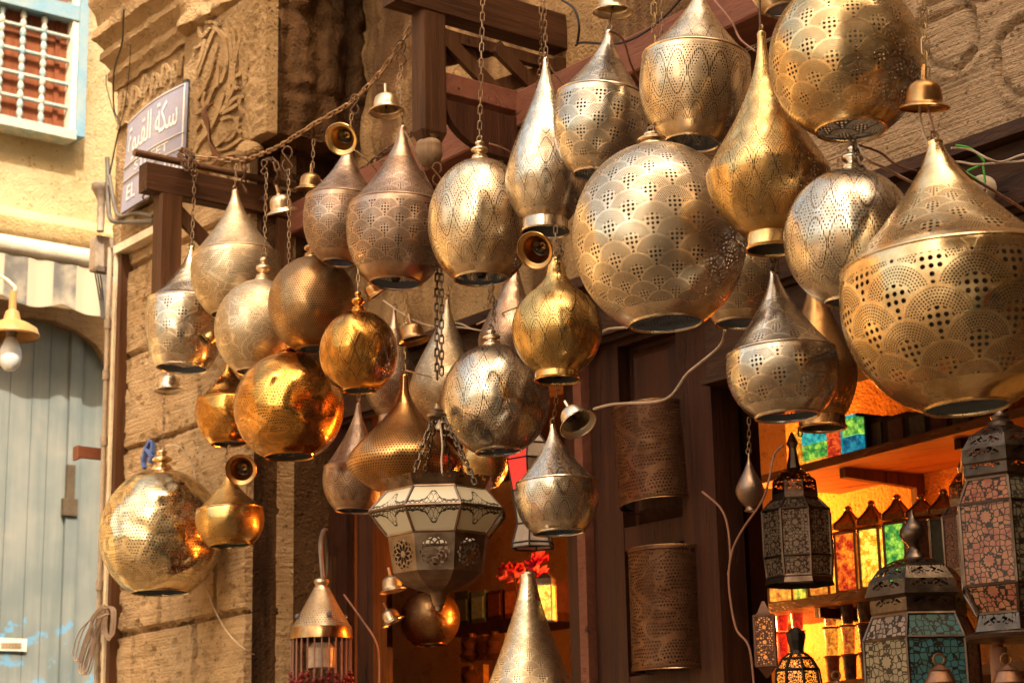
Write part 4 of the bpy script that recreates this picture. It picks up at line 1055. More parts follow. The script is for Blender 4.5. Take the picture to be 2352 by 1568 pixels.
chain([(655,400,.2),(690,410,.2),(760,420,.25),(830,392,.2),(880,352,.2),(930,318,.2),(958,300,.2)], 'heavy rusty chain sagging behind the teardrop lamps below the long chain', link=.046, r=.0042, mat=IRON, group='heavy chains', wd=.4)
chain([(536,480,.35),(570,456,.35),(610,458,.35),(650,455,.35)], 'short rusty chain stretched behind the matt teardrop lamp', link=.04, r=.004, mat=IRON, group='heavy chains')
m = chain_mesh(crom([PO(x, y, o) for x, y, o in ((418,352,.72),(440,372,.71),(432,392,.71),(420,372,.68),(412,350,.64),(428,346,.66),(446,360,.71))], 6), .042, .0038, .4)
tag(obj('chain_wrap', m, IRON), 'rusty chain wrapped around the end of the left bracket pipe', 'chain', 'heavy chains')
for i, x in enumerate((545, 622)):
    m = chain_mesh(crom([PO(x-6, 364, .56), PO(x+10, 372, .56), PO(x+18, 400, .55), PO(x+12, 425, .54), PO(x+22, 440, .53)], 6), .042, .0038, .4)
    tag(obj('chain_wrap', m, IRON), ('rusty chain end dangling from the pipe above the matt teardrop lamp', 'rusty chain end dangling where the pipe meets the recess')[i], 'chain', 'heavy chains')
def up(i): return S[i][0]
def vch(i, x, y, label, **kw):
    t = up(i); Y = t.y; p = PY(x, y, Y); chain([p, t], label, **kw)
vch(1, 447, 405, 'thin chain holding the leftmost silver teardrop', link=.028, r=.002)
vch(2, 543, 378, 'short thin chain holding the matt teardrop lamp', mat=CHAIN)
vch(3, 612, 398, 'thin chain holding the pale etched globe')
vch(10, 1110, -40, 'long thin chain holding the pale gold star globe', link=.03)
vch(11, 1248, -40, 'right one of the double chain above the tall silver drop', link=.026)
chain([(1240,-40,.73),(1244,60,.73),(1243,120,.66),(1236,200,.6)], 'left one of the double chain above the tall silver drop', link=.026)
vch(9, 921, 150, 'thin chain from the s hook down to the mauve teardrop')
chain([(918,170,.76),(912,200,.77),(922,240,.76)], 'slack chain end beside the tilted brass canopy')
chain([(1500,-40,.6),(1503,60,.6),(1505,132,.6)], 'thin brass chain behind the broad pale teardrop', link=.04, mat=CHAINB)
chain([(2122,-40,1.05),(2122,60,1.05),(2127,130,1.05),(2125,190,1.05)], 'thin brass chain above the orange copper canopy', link=.04, mat=CHAINB)
chain([(662,390,.7),(664,500,.7),(663,606,.7)], 'thin chain in front of the red beam above the brown globe')
vch(4, 716, 520, 'short chain above the brown globe')
chain([(720,322,.7),(718,398,.7)], 'thin chain holding the brown level canopy')
vch(24, 930, 672, 'thin brass chain from the mauve teardrop down to the copper onion', mat=CHAINB)
chain([(376,905,.6),(377,980,.61)], 'thin chain below the silver canopy', link=.026)
vch(30, 377, 960, 'thin chain holding the mirror bright globe', link=.026)
chain([(1130,652,.74),(1133,700,.73),(1137,740,.72)], 'thin chain below the pale gold globe')
chain([(1130,655,.74),(1120,690,.74),(1126,705,.74),(1132,680,.74)], 'tangled chain end below the pale gold globe')
chain([(1283,880,.85),(1276,930,.83),(1272,972,.81)], 'thin chain between the urn lamp and the small silver teardrop')
chain([(1006,560,.62),(1003,700,.62),(1004,870,.62)], 'left strand of the dark double chain hanging at the centre', link=.03, r=.0028, mat=CHAIND)
chain([(1014,560,.64),(1014,720,.64),(1014,860,.64)], 'right strand of the dark double chain hanging at the centre', link=.03, r=.0028, mat=CHAIND)
chain([(1277,598,.86),(1290,585,.88),(1286,560,.9),(1284,640,.9)], 'dark chain tangle at the neck of the urn lamp', link=.026, mat=CHAIND)
chain([(1958,318,1.0),(1966,350,1.02),(1976,380,1.02),(1990,396,1.02)], 'dark chain bundled at the neck of the silver banded globe', link=.03, r=.0026, mat=CHAIND)
chain([(1770,585,.93),(1778,600,.92),(1770,615,.92),(1782,626,.92)], 'dark chain knot above the shiny silver teardrop at right', link=.024, r=.0024, mat=CHAIND)
chain([(525,1022,.6),(520,1050,.62),(527,1078,.63)], 'dark chain bunch above the small amber teardrop', link=.024, mat=CHAIND)
chain([(1100,650,.3),(1104,694,.3)], 'thin chain at the wall right of the double chain') if False else None
chain([(1030,640,.22),(1029,694,.22)], 'thin chain holding the pale drop at the wall')
chain([(906,660,.2),(906,712,.2)], 'thin chain holding the shadowed drop at the wall')
chain([(1720,960,.02),(1721,1046,.02)], 'thin chain holding the little dark pear lamp')
vch(7, 823, 600, 'short chain above the small orange amber globe', mat=CHAINB)
vch(8, 808, 262, 'thin chain holding the brown silver teardrop behind the open canopy')
vch(23, 1138, 690, 'short chain down to the ring of the silver star globe')
vch(22, 1276, 520, 'short chain above the urn lamp')
vch(25, 823, 880, 'short chain above the brownish silver teardrop behind the onion lamp')
vch(12, 1400, 20, 'short chain above the scaled silver teardrop under the bell')
vch(31, 527, 1024, 'thin chain above the small amber teardrop by the mirror globe')
chain([up(14), (1522, 250, .55), (1520, 100, .5), (1518, -60, .5)], 'chain of the biggest globe running up behind the broad pale teardrop')
shook(920,122,.62,60,'large iron s hook on the long chain by the big bracket')
shook(660,365,.64,58,'large iron s hook on the long chain above the red beam')
shook(815,240,.62,46,'square iron hook on the long chain above the open canopy', flip=-1)
shook(447,388,.69,38,'iron s hook hanging from the chain on the left bracket pipe', flip=-1)
shook(337,440,.82,44,'iron hook under the end of the left bracket beam', flip=-1)
shook(1004,400,.60,52,'iron hook under the ball finial')
shook(607,384,.62,34,'iron s hook at the pipe above the pale canopy', flip=-1)
shook(880,385,.30,36,'iron s hook on the heavy chain behind the mauve teardrop')
def pw(name, pts, r, mat, label, cat='wire', group=None): return wire(name, [PO(*p) for p in pts], r, mat, label, cat, group)
pw('wire', [(800,335,.76),(840,365,.7),(880,410,.5),(905,440,.3)], .002, WIREW, 'thin pale wire running from the brown silver teardrop to the red beam')
pw('wire', [(928,300,.76),(950,340,.72),(975,400,.66),(998,445,.6),(1004,480,.5)], .0026, WIREW, 'pale wire running down the right side of the mauve teardrop')
pw('wire', [(1124,330,.76),(1150,338,.72),(1175,352,.66),(1200,380,.5)], .0026, WIREB, 'brown wire from the neck of the pale gold globe')
pw('wire', [(1258,145,.73),(1285,185,.6),(1310,215,.5)], .0028, WIREW, 'pale wire behind the tall silver drop')
pw('wire', [(1400,72,.76),(1430,90,.7),(1450,150,.62),(1468,185,.5)], .003, WIREB, 'pinkish wire beside the scaled silver teardrop')
pw('cable', [(1322,105,.3),(1340,98,.3),(1420,100,.3),(1480,75,.3),(1530,35,.3),(1570,-10,.3)], .0042, BLACK, 'dark twisted cable along the red beam')
pw('cable', [(1290,0,.32),(1318,20,.34),(1330,60,.34),(1326,100,.3)], .0042, BLACK, 'dark cable bending down over the bracket top')
pw('wire', [(1640,0,.6),(1680,50,.6),(1700,90,.6),(1735,118,.7)], .003, WIREB, 'reddish wire to the neck of the gold drop')
pw('cable', [(1364,939,.2),(1411,928,.2),(1502,923,.2),(1542,907,.2),(1576,860,.2),(1603,837,.2),(1654,793,.22),(1665,757,.3)], .0042, WIREW, 'white cable swinging across the dark door leaf', 'cable')
pw('cable', [(1378,765,.2),(1400,755,.3),(1440,752,.5)], .0036, WIREW, 'short white cable behind the biggest globe', 'cable')
pw('cable', [(1613,1129,.06),(1654,1165,.06),(1671,1208,.06),(1677,1276,.06),(1672,1320,.06)], .0032, WIREB, 'brown cable looping right of the upper wall sconce', 'cable')
pw('cable', [(1800,1022,.02),(1778,1045,.03),(1765,1107,.06),(1748,1154,.06),(1704,1218,.06),(1681,1269,.06),(1674,1340,.06),(1690,1440,.05),(1722,1490,.05),(1735,1620,.05)], .0032, WIREB, 'brown cable curving across the edge of the right opening', 'cable')
pw('cable', [(790,1365,.12),(830,1420,.12),(862,1470,.12),(870,1520,.1),(868,1640,.1)], .0034, WIREB, 'reddish cable curving over the board cladding', 'cable')
wr = [[(1960,330,1.0),(2020,350,.8),(2060,380,.7),(2105,392,.6)], [(1990,370,.4),(2060,400,.4),(2110,430,.4),(2150,470,.3)], [(1965,325,1.0),(1990,365,1.0),(2030,385,.9),(2075,410,.8),(2110,425,.7)]]
for i, p in enumerate(wr): pw('wire', p, .0028, WIREB if i < 2 else WIREW, ('brown wire from the top right globe to the lintel', 'pale brown wire sagging along the lintel behind the banded globe', 'twisted pale wire beside the neck of the banded globe')[i])
pw('wire', [(2185,340,.3),(2230,345,.25),(2270,365,.25),(2300,372,.22),(2352,355,.2),(2420,345,.2)], .003, WIREW, 'pale wire along the lintel right of the huge teardrop top')
pw('wire', [(2160,378,.3),(2200,372,.25),(2240,378,.25),(2290,375,.22),(2330,372,.2),(2420,360,.2)], .003, WIREW, 'second pale wire crossing the lintel just above the white junction box')
pw('wire', [(2195,334,.25),(2230,342,.22),(2260,370,.2),(2250,380,.2),(2222,395,.2),(2245,412,.2),(2262,425,.2),(2258,380,.2)], .003, plain('green_wire', (.10, .42, .06), .5), 'bright green wire looped at the white junction box')
pw('cable', [(2170,350,1.0),(2220,400,.8),(2260,425,.6),(2310,455,.5),(2380,500,.4)], .0034, WIREB, 'pinkish cable from the huge teardrop to the right edge', 'cable')
pw('wire', [(2112,225,1.05),(2115,280,1.05),(2130,330,1.05),(2140,345,1.05)], .0026, WIREW, 'wire from the orange copper canopy to the huge teardrop')
pw('wire', [(2128,215,1.06),(2135,260,1.06),(2145,300,1.06),(2148,325,1.05)], .0026, WIREB, 'thin brown wire holding the huge golden teardrop')
pw('wire', [(1746,-30,.98),(1745,20,.98),(1747,70,.98)], .0028, IRON, 'straight wire holding the gold drop')
pw('wire', [(1406,28,.76),(1402,45,.76),(1400,68,.76)], .0022, CHAIN, 'short wire between the brass bell and the scaled teardrop')
for i, p in enumerate(([(880,690,.3),(940,730,.25),(990,748,.2),(1060,752,.2),(1110,760,.2)], [(1000,745,.2),(1050,742,.2),(1085,756,.2)], [(930,850,.5),(960,858,.4),(1000,868,.3)], [(1095,745,.2),(1150,720,.3),(1190,705,.5)])):
    pw('wire', p, .0026, WIREW, ('pale wire sagging between the lamps at the wall', 'twisted pale wire at the wall left of the star globe', 'pale wire end at the neck of the copper onion lamp', 'thin wire running from the wall to the urn lamp')[i])
# white junction box with coiled wire on the lintel
jb = thing('junction_box', 'white junction box with coiled cable on the dark lintel', 'junction box', PO(2262, 470, .12))
c = PO(2262, 438, .13); k = mpp(c)
m = MB(); m.lathe([(34*k, 0), (34*k, 18*k), (29*k, 26*k), (.001, 28*k)], frame(c, N, Z), 24)
obj('case', m, plain('cream_plastic', (.62, .50, .38), .4), jb)
m = MB(); rnd = random.Random(8)
for i in range(7):
    m.tube(crom([PO(2210+rnd.uniform(-8, 8), 425+rnd.uniform(-6, 6), .22), PO(2240, 445+rnd.uniform(-14, 14), .24), PO(2262+rnd.uniform(-6, 10), 432+rnd.uniform(-8, 16), .23), PO(2235, 428+rnd.uniform(-10, 10), .22), PO(2205, 442+rnd.uniform(-8, 8), .22)], 6), .003, 5)
m.tube(crom([PO(2240, 455, .2), PO(2246, 480, .2), PO(2238, 500, .2)], 6), .004, 6)
obj('coiled_cable', m, plain('clear_wire', (.5, .36, .26), .3), jb)
# ------------------------------------------------------------------ patterned glass and pierced sheet
def girih(name, c, cell=6.0, es=0.0, line=(.055, .045, .038), th=.09, c2=None):
    if name in MATS: return MATS[name]
    m, g = newmat(name); x, y = g.uvxy(); o = g.obj()
    v = g.n.new('ShaderNodeTexVoronoi'); v.feature = 'DISTANCE_TO_EDGE'; v.inputs['Scale'].default_value = cell; v.inputs['Randomness'].default_value = .6
    g.l.new(g.comb(x, y), v.inputs['Vector'])
    # star medallions every 0.8 face widths
    cx = g.sub(x, .5); cy = g.sub(g.fr(g.add(g.mul(y, 1.25), .0)), .5); r = g.hyp(cx, g.mul(cy, .8)); an = g.m('ARCTAN2', g.mul(cy, .8), cx)
    rs = g.mul(r, g.add(1.0, g.mul(g.m('COSINE', g.mul(an, 10.0)), .12)))
    med = g.lt(rs, .105); ring = g.mul(g.gt(rs, .105), g.lt(rs, .15))
    edge = g.mul(g.lt(v.outputs['Distance'], th), g.gt(rs, .15))
    lines = g.m('MAXIMUM', edge, ring)
    n = g.noise(o, 30, 3); col = g.mix(g.step(n, .3, .7), c2 or tuple(q*.7 for q in c), c)
    gl = bsdf(g, Base_Color=col, Roughness=.3, Emission_Color=col, Emission_Strength=es)
    me = bsdf(g, Base_Color=line, Roughness=.4, Metallic=.8)
    mx = g.n.new('ShaderNodeMixShader'); g.l.new(lines, mx.inputs[0]); g.l.new(gl, mx.inputs[1]); g.l.new(me, mx.inputs[2]); out(g, mx.outputs[0])
    MATS[name] = m; return m
def fret(name, c, cell=9.0, th=.2, rough=.3):
    """sheet metal with cut scroll openings"""
    if name in MATS: return MATS[name]
    m, g = newmat(name); x, y = g.uvxy(); o = g.obj()
    n = g.noise(g.comb(g.m('ABSOLUTE', g.sub(x, .5)), y), cell, 1, .5, 1.2)
    hole = g.mul(g.gt(n, .525), g.mul(g.gt(y, .12), g.lt(g.m('ABSOLUTE', g.sub(x, .5)), .38)))
    n2 = g.noise(o, 20, 4)
    me = bsdf(g, Base_Color=g.mix(g.step(n2, .35, .65), tuple(q*.5 for q in c), c), Metallic=1.0, Roughness=g.add(rough-.08, g.mul(n2, .2)), Normal=g.bump(n2, .2, .01))
    tr = g.n.new('ShaderNodeBsdfTransparent'); mx = g.n.new('ShaderNodeMixShader')
    g.l.new(hole, mx.inputs[0]); g.l.new(me, mx.inputs[1]); g.l.new(tr.outputs[0], mx.inputs[2]); out(g, mx.outputs[0]); MATS[name] = m; return m
def rosette_mat():
    m, g = newmat('rosette_sheet'); x, y = g.uvxy(); o = g.obj()
    cx = g.mul(g.sub(x, .5), .84); cy = g.mul(g.sub(y, .43), .84); r = g.hyp(cx, cy); an = g.m('ARCTAN2', cy, cx)
    f = g.sub(g.fr(g.add(g.mul(an, 10/(2*pi)), .5)), .5); fa = g.mul(f, 2*pi/10)
    lines = None
    for k in (-1, 0, 1):
        a = g.add(fa, k*2*pi/10); px_ = g.sub(g.mul(r, g.m('COSINE', a)), .17); py_ = g.mul(r, g.m('SINE', a))
        l = g.lt(g.m('ABSOLUTE', g.sub(g.hyp(px_, py_), .15)), .016); lines = l if lines is None else g.m('MAXIMUM', lines, l)
    lines = g.m('MAXIMUM', lines, g.lt(r, .07))
    hole = g.mul(g.lt(r, .32), g.sub(1.0, lines))
    h2 = g.mul(g.lt(g.add(g.m('ABSOLUTE', cx), g.mul(g.m('ABSOLUTE', g.add(cy, .46)), .8)), .075), g.gt(g.m('ABSOLUTE', g.sub(g.m('ABSOLUTE', cx), .03)), .012))
    hole = g.m('MAXIMUM', hole, h2)
    n2 = g.noise(o, 18, 4); n1 = g.noise(o, 5, 3)
    me = bsdf(g, Base_Color=g.mix(g.step(g.add(g.mul(n1, .5), g.mul(n2, .5)), .36, .62), (.11, .075, .052), (.25, .19, .145)), Metallic=1.0, Roughness=g.add(.3, g.mul(n2, .2)), Normal=g.bump(n1, .25, .03))
    tr = g.n.new('ShaderNodeBsdfTransparent'); mx = g.n.new('ShaderNodeMixShader')
    g.l.new(hole, mx.inputs[0]); g.l.new(me, mx.inputs[1]); g.l.new(tr.outputs[0], mx.inputs[2]); out(g, mx.outputs[0]); return m
def ornament_glass():
    m, g = newmat('ornament_glass'); x, y = g.uvxy(); o = g.obj()
    u = g.sub(x, .5); e = g.m('POWER', 2.718, g.mul(g.mul(u, u), -70.0)); h = g.add(.10, g.mul(e, .26))
    s = g.m('SINE', g.mul(g.m('ABSOLUTE', u), 2*pi*6)); L = None
    for t in (h, g.mul(h, g.add(.55, g.mul(s, .32))), g.mul(h, g.sub(.55, g.mul(s, .32))), g.add(h, g.mul(s, .02)), g.mul(h, .14)):
        l = g.lt(g.m('ABSOLUTE', g.sub(y, t)), .014); L = l if L is None else g.m('MAXIMUM', L, l)
    n = g.noise(o, 9, 2); col = g.mix(n, (.50, .43, .29), (.60, .55, .43))
    gl = bsdf(g, Base_Color=col, Roughness=.18, Emission_Color=col, Emission_Strength=.0)
    me = bsdf(g, Base_Color=(.05, .035, .025), Roughness=.5, Metallic=.6)
    mx = g.n.new('ShaderNodeMixShader'); g.l.new(L, mx.inputs[0]); g.l.new(gl, mx.inputs[1]); g.l.new(me, mx.inputs[2]); out(g, mx.outputs[0]); return m
DKM = metal('dark_tin', (.30, .22, .17), .32, dents=.15)
TIN = metal('tin_sheet', (.17, .125, .10), .3, dents=.2)
def lantern(name, label, cx, yb, o, segs, n, rot, cat='lantern', bar=.004, panes=None, group=None, vflip=None, barm=None, lean=0.0):
    """segs: (y, half width, kind of the band above it, material or list) from the base up, photo grid"""
    c = PO(cx, yb, o); k = mpp(c)/cos(PITCH)
    M = Matrix.Translation(c) @ Matrix.Rotation(rot, 4, 'Z')
    L = thing(name, label, cat, M, group); barm = barm or DKM
    lv = [((yb-s[0])*k, s[1]*k*cos(PITCH)) for s in segs]
    P = lambda j, i: V((lv[j][1]*cos(2*pi*i/n), lv[j][1]*sin(2*pi*i/n), lv[j][0]))
    bars = MB()
    for j in range(len(segs)-1):
        kind = segs[j][2]; ma = segs[j][3]; nm = segs[j][4] if len(segs[j]) > 4 else {'glass': 'glass_pane', 'metal': 'band', 'dome': 'dome'}[kind]
        fl = segs[j][5] if len(segs[j]) > 5 else False
        shared = MB()
        for i in range(n):
            a, b, c2, d = P(j, i), P(j, i+1), P(j+1, i+1), P(j+1, i)
            w0 = (b-a).length; w1 = (c2-d).length; w = max(w0, w1, 1e-4); h = ((c2+d)/2-(a+b)/2).length
            uv = [(.5-w0/w/2, 0), (.5+w0/w/2, 0), (.5+w1/w/2, h/w), (.5-w1/w/2, h/w)]
            if fl: uv = [(p, h/w-q) for p, q in uv]
            mt_ = ma[i % len(ma)] if isinstance(ma, list) else ma
            if kind == 'glass':
                mb = MB(); ctr = (a+b+c2+d)/4; q = [ctr+(p-ctr)*.97 for p in (a, b, c2, d)]
                mb.add(q, [(0, 1, 2, 3)], uv); obj(nm, mb, mt_, L, local=True, flat=True)
                bars.tube([a, d], bar, 5)
            else: shared.add([a, b, c2, d], [(0, 1, 2, 3)], uv)
        if kind == 'glass':
            for jj in (j, j+1):
                for i in range(n): bars.tube([P(jj, i), P(jj, i+1)], bar, 5)
        else: obj(nm, shared, ma, L, local=True, flat=True)
    if bars.v: obj('frame', bars, barm, L, local=True)
    return L, M, k
def finial(L, prof_px, k, yb, mat, name='finial', seg=18):
    m = MB(); m.lathe([(max(r*k*cos(PITCH), .0004), (yb-y)*k) for y, r in prof_px], None, seg); return obj(name, m, mat, L, local=True)

# ------------------------------------------------------------------ octagonal glass lantern
RO = rosette_mat(); OG = ornament_glass(); FR = fret('fret_dark', (.22, .15, .11), 7)
yb = 1402
r_ = lambda hw: hw/cos(pi/8)*.985
L, M, k = lantern('glass_lantern', 'octagonal lantern with cream glass panes over a pierced metal bowl', 1008, yb, .90,
    [(1366, 18, 'dome', DKM, 'spout'), (1360, 32, 'dome', DKM, 'bowl_base'), (1352, 58, 'dome', DKM, 'bowl_base'), (1340, 86, 'dome', DKM, 'bowl_base'), (1322, 109, 'dome', RO, 'bowl'), (1238, 122, 'glass', OG, 'glass_pane', True),
     (1186, 166, 'glass', OG, 'glass_pane'), (1138, 122, 'metal', FR, 'crown'), (1110, 138, 'metal', FR, 'crown')], 8, pi/8-.03+atan2(0, 1), bar=.0042)
finial(L, [(1404, 1), (1402, 7), (1392, 9), (1391, 12), (1368, 18), (1358, 30)], k, yb, DKM)
cc = PO(1003, 952, .9)
ct = thing('chain_canopy', 'small dark metal cap holding the lantern chains', 'canopy', Matrix.Translation(cc))
kk = mpp(cc); m = MB(); m.lathe([(2*kk, -14*kk), (22*kk, -6*kk), (24*kk, 0), (14*kk, 5*kk), (16*kk, 10*kk), (8*kk, 14*kk), (3*kk, 26*kk)], None, 20); obj('cap', m, DKM, ct, local=True)
for i, (x0, x1, o1) in enumerate(((995, 945, .98), (1001, 972, .8), (1012, 1042, .8), (1018, 1092, .98))):
    chain([(x0, 958, .9), ((x0+x1)/2, 1030, (o1+.9)/2), (x1, 1110, o1)], ('leftmost', 'second from left', 'third from left', 'rightmost')[i]+' of the four dark chains holding the octagonal lantern', link=.030, r=.0026, mat=CHAIND, group='lantern chains')
pw('cable', [(1009, 958, .9), (1016, 1020, .9), (1014, 1060, .9), (1018, 1108, .9)], .003, WIREW, 'pale twisted flex between the chains of the octagonal lantern', 'cable')

# ------------------------------------------------------------------ hanging lamp with bead strings
c = PO(738, 1340, .32); k = mpp(c)
hk = thing('wall_hook', 'curved iron hook holding the beaded lamp', 'hook', c+Z*.0)
m = MB(); m.tube(crom([PO(742,1332,.32), PO(738,1290,.32), PO(736,1250,.31), PO(740,1224,.26), PO(746,1216,.2), PO(750,1222,.14), PO(752,1260,.06), PO(752,1340,.03)], 6), [.008*.75]*50 if False else .0075, 8); obj('hook_arm', m, plain('hook_grey', (.25, .2, .17), .45, .6), hk)
m = MB(); a = PO(752, 1330, .03); m.box(a, .09, .02, .17, Matrix((U, N, Z)).transposed()); obj('mounting_plate', m, WB, hk)
BL = thing('beaded_lamp', 'conical pierced lamp with curtains of dark red beads', 'lamp', Matrix.Translation(PO(738, 1470, .32)))
kz = k/cos(PITCH)
m = MB(); m.lathe([(72*k, 2*kz), (70*k, 26*kz), (69*k, 28*kz)], None, 40); obj('band', m, tone('bronze'), BL, local=True)
m = MB(); m.lathe([(70*k, 27*kz), (64*k, 34*kz), (44*k, 68*kz), (24*k, 104*kz), (16*k, 118*kz)], None, 48, 4, [0, 1, 1, 1, 0]); obj('cone', m, tone('matt', 'fine'), BL, local=True)
m = MB(); m.lathe([(15*k, 117*kz), (13*k, 121*kz), (18*k, 128*kz), (17*k, 134*kz), (8*k, 139*kz), (.001, 140*kz)], None, 20); obj('knob', m, tone('pale'), BL, local=True)
BEAD = plain('red_beads', (.16, .02, .025), .15, var=.4); STRG = plain('bead_string', (.30, .15, .11), .4)
for j in range(4):   # filigree medallions and studs on the cone
    q = -pi/2-.35+j*pi/2; m = MB()
    for a_ in range(5):
        t = a_/4; cx_, cz_ = (0, (.5, .22, .22, -.08, -.36)[a_]); dx = (0, -.24, .24, 0, 0)[a_]
        rr = (48-(.5+cz_)*24)*k; ang = q+dx*.62; p = V((rr*cos(ang)*1.03, rr*sin(ang)*1.03, (66+cz_*52)*kz)); m.torus(frame(p, V((cos(ang), sin(ang), .75))), .13*48*k*(1.2 if a_ != 0 else .9), .0034, 14, 5)
    obj('medallion', m, tone('matt'), BL, local=True)
    ang = q+pi/4; m = MB(); m.ball(V((56*k*cos(ang), 56*k*sin(ang), 52*kz)), 7*k, 10); obj('stud', m, plain('stud_blue', (.12, .12, .14), .15), BL, local=True)
for j in range(26):
    ang = 2*pi*j/26; m = MB(); p = V((68*k*cos(ang), 68*k*sin(ang), 0)); z1 = -(78+10*sin(j*1.7))*kz
    n_ = 46; pts = [p+Z*(2*kz+(z1-2*kz)*i/n_) for i in range(n_+1)]; m.tube(pts, [(.0022 if i % 2 else .0036) for i in range(n_+1)], 6)
    so2 = obj('bead_string', m, STRG, BL, local=True)
    m = MB(); m.ball(p+Z*(z1-6*kz), .010, 10); m.ball(p+Z*(z1-20*kz), .008, 8); obj('end_bead', m, BEAD, so2, local=True)
m = MB(); m.lathe([(56*k, -118*kz), (58*k, -96*kz), (40*k, -92*kz), (.001, -92*kz)], None, 24); obj('inner_tray', m, BEAD, BL, local=True)
m = MB(); m.lathe([(30*k, -60*kz), (32*k, -18*kz), (20*k, -6*kz)], None, 24); obj('candle_cup', m, plain('cream_glass', (.5, .38, .28), .3), BL, local=True)

# ------------------------------------------------------------------ half round wall sconces on the door leaf
def sconce(x0, x1, y0, y1, tilt, label):
    a = PO((x0+x1)/2, y1, .035); b = PO((x0+x1)/2, y0, .035); k = mpp(a); R = (x1-x0)/2*k/abs(U.dot(RT))*.64
    ax = (b-a); H = ax.length; z = (Z*cos(tilt)+U*sin(tilt)); M = frame(a, z, U)
    t = thing('wall_sconce', label, 'wall lamp', M, 'half round sconces on the door leaf')
    sg_ = -1 if M.to_3x3().col[1].dot(N) < 0 else 1
    a0 = 0 if sg_ > 0 else pi
    P = [(R, 0), (R*1.02, .006), (R*1.02, H*.03), (R, H*.035), (R, H*.965), (R*1.02, H*.97), (R*1.02, H-.004), (R, H)]
    m = MB(); m.lathe(P, None, 40, 5, [0, 0, 0, 1, 1, 0, 0, 0], arc=pi, a0=a0); obj('shade', m, metal('sconce_metal', (.17, .088, .05), .42, 'scroll', dents=.15), t, local=True)
    for zz in (0, H):
        m = MB(); m.torus(Matrix.Translation((0, 0, zz)), R, .002, 48, 5); obj('rim', m, tone('bronze'), t, local=True)
sconce(1428, 1606, 934, 1160, -.07, 'upper half round pierced sconce, slightly tilted, on the door leaf')
sconce(1456, 1634, 1260, 1540, .0, 'lower and taller half round pierced sconce on the door leaf')
m = MB(); hp_ = PO(1527, 1238, -.012); m.lathe([(.001, .004), (.022, .003), (.026, 0)], frame(hp_, N), 16); tag(obj('cable_hole', m, BLACK), 'round dark knot hole plug between the two sconces', 'plug')

# ------------------------------------------------------------------ red and white leaded glass lantern
RED = plain('red_glass', (.62, .02, .015), .2, es=.35, emit=(.7, .03, .02), bump=0); WGL = plain('white_glass', (.62, .50, .40), .25, bump=0); LEAD = plain('lead_came', (.06, .05, .05), .5, .5)
L, M, k = lantern('leaded_lantern', 'red and white leaded glass lantern behind the small silver teardrop', 1224, 1258, .45,
    [(1258, 50, 'glass', WGL), (1248, 49, 'glass', WGL), (1205, 36, 'glass', [RED, WGL]), (1130, 46, 'glass', [RED, WGL, RED]), (1060, 58, 'glass', [WGL, RED]), (1024, 44, 'glass', [WGL, RED]), (985, 12, 'metal', DKM)], 6, .35, barm=LEAD, bar=.003)

# ------------------------------------------------------------------ room behind the openings
room = MB(); zc_ = zL-.25
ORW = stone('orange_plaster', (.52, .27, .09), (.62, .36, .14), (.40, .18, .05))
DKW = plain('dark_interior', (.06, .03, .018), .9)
sa, sb = -4.6, 4.2
rm = thing('shop_room', 'dim shop interior behind the lamps with warm plaster walls', 'room', FP(1.2, -1.6, 0))
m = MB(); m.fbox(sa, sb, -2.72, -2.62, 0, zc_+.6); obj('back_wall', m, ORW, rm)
RP = [FP(-1.5, -.1, 0), FP(sb, -.1, 0), FP(sb, -2.6, 0), FP(sa, -2.6, 0), FP(sa, -1.35, 0)]
m = MB(); m.prism([p+Z*(zc_+.42) for p in RP], Z*.08); obj('ceiling', m, DKW, rm)
m = MB(); m.prism([RP[0], RP[4], RP[4]-U*.06-N*.02, RP[0]-U*.06+N*.02], Z*(zc_+.4)); obj('side_wall', m, DKW, rm)
m = MB(); m.fbox(sa-.06, sa, -2.6, -1.35, 0, zc_+.4); obj('side_wall', m, DKW, rm)
m = MB(); m.fbox(sb, sb+.1, -2.6, -.3, 0, zc_+.4); obj('side_wall', m, DKW, rm)
m = MB(); m.fbox(sx(1300), sx(1575), -.34, -.27, 0, zc_+.4); obj('partition', m, DKW, rm)
m = MB(); m.prism([p+Z*.005 for p in RP], Z*.02); obj('floor_boards', m, WD, rm)
def plight(p, e, c, r=.06):
    l = bpy.data.lights.new('shop_bulb', 'POINT'); l.energy = e; l.color = c; l.shadow_soft_size = r
    o = bpy.data.objects.new('shop_bulb', l); COL.objects.link(o); o.location = p; return o
# right hand shelves
sh1a = PO(1800, 1097, -.95); z1 = sh1a.z; sh1b = PZ(2420, 938, z1); du = (sh1b-sh1a).normalized(); dn = V((-du.y, du.x, 0));
if dn.y < 0: dn = -dn
sh2a = hit(1730, 1412, sh1a, dn); z2 = sh2a.z; sh2b = V((sh1b.x, sh1b.y, z2))
DEP = .42
SHF = wood('shelf_wood', (.13, .055, .02), (.22, .10, .04), rot=-(pi/2-A), along='y')
for i, (a, b, nm) in enumerate(((sh1a, sh1b, 'upper shelf with stained glass boxes in the right opening'), (sh2a, sh2b, 'lower shelf carrying the small coloured lanterns'))):
    t = thing('wall_shelf', nm, 'shelf', a)
    m = MB(); m.obox(a-du*.2, du*((b-a).length+.4), dn*DEP, Z*.03); obj('board', m, SHF, t)
    for f in (.18, .62, .9):
        p = a.lerp(b, f); m = MB(); m.prism([p+dn*.06-Z*.001, p+dn*DEP-Z*.001, p+dn*DEP-Z*.2, p+dn*(DEP-.04)-Z*.2, p+dn*(DEP-.04)-Z*.05, p+dn*.06-Z*.035], du*.03); obj('shelf_bracket', m, WD, t)
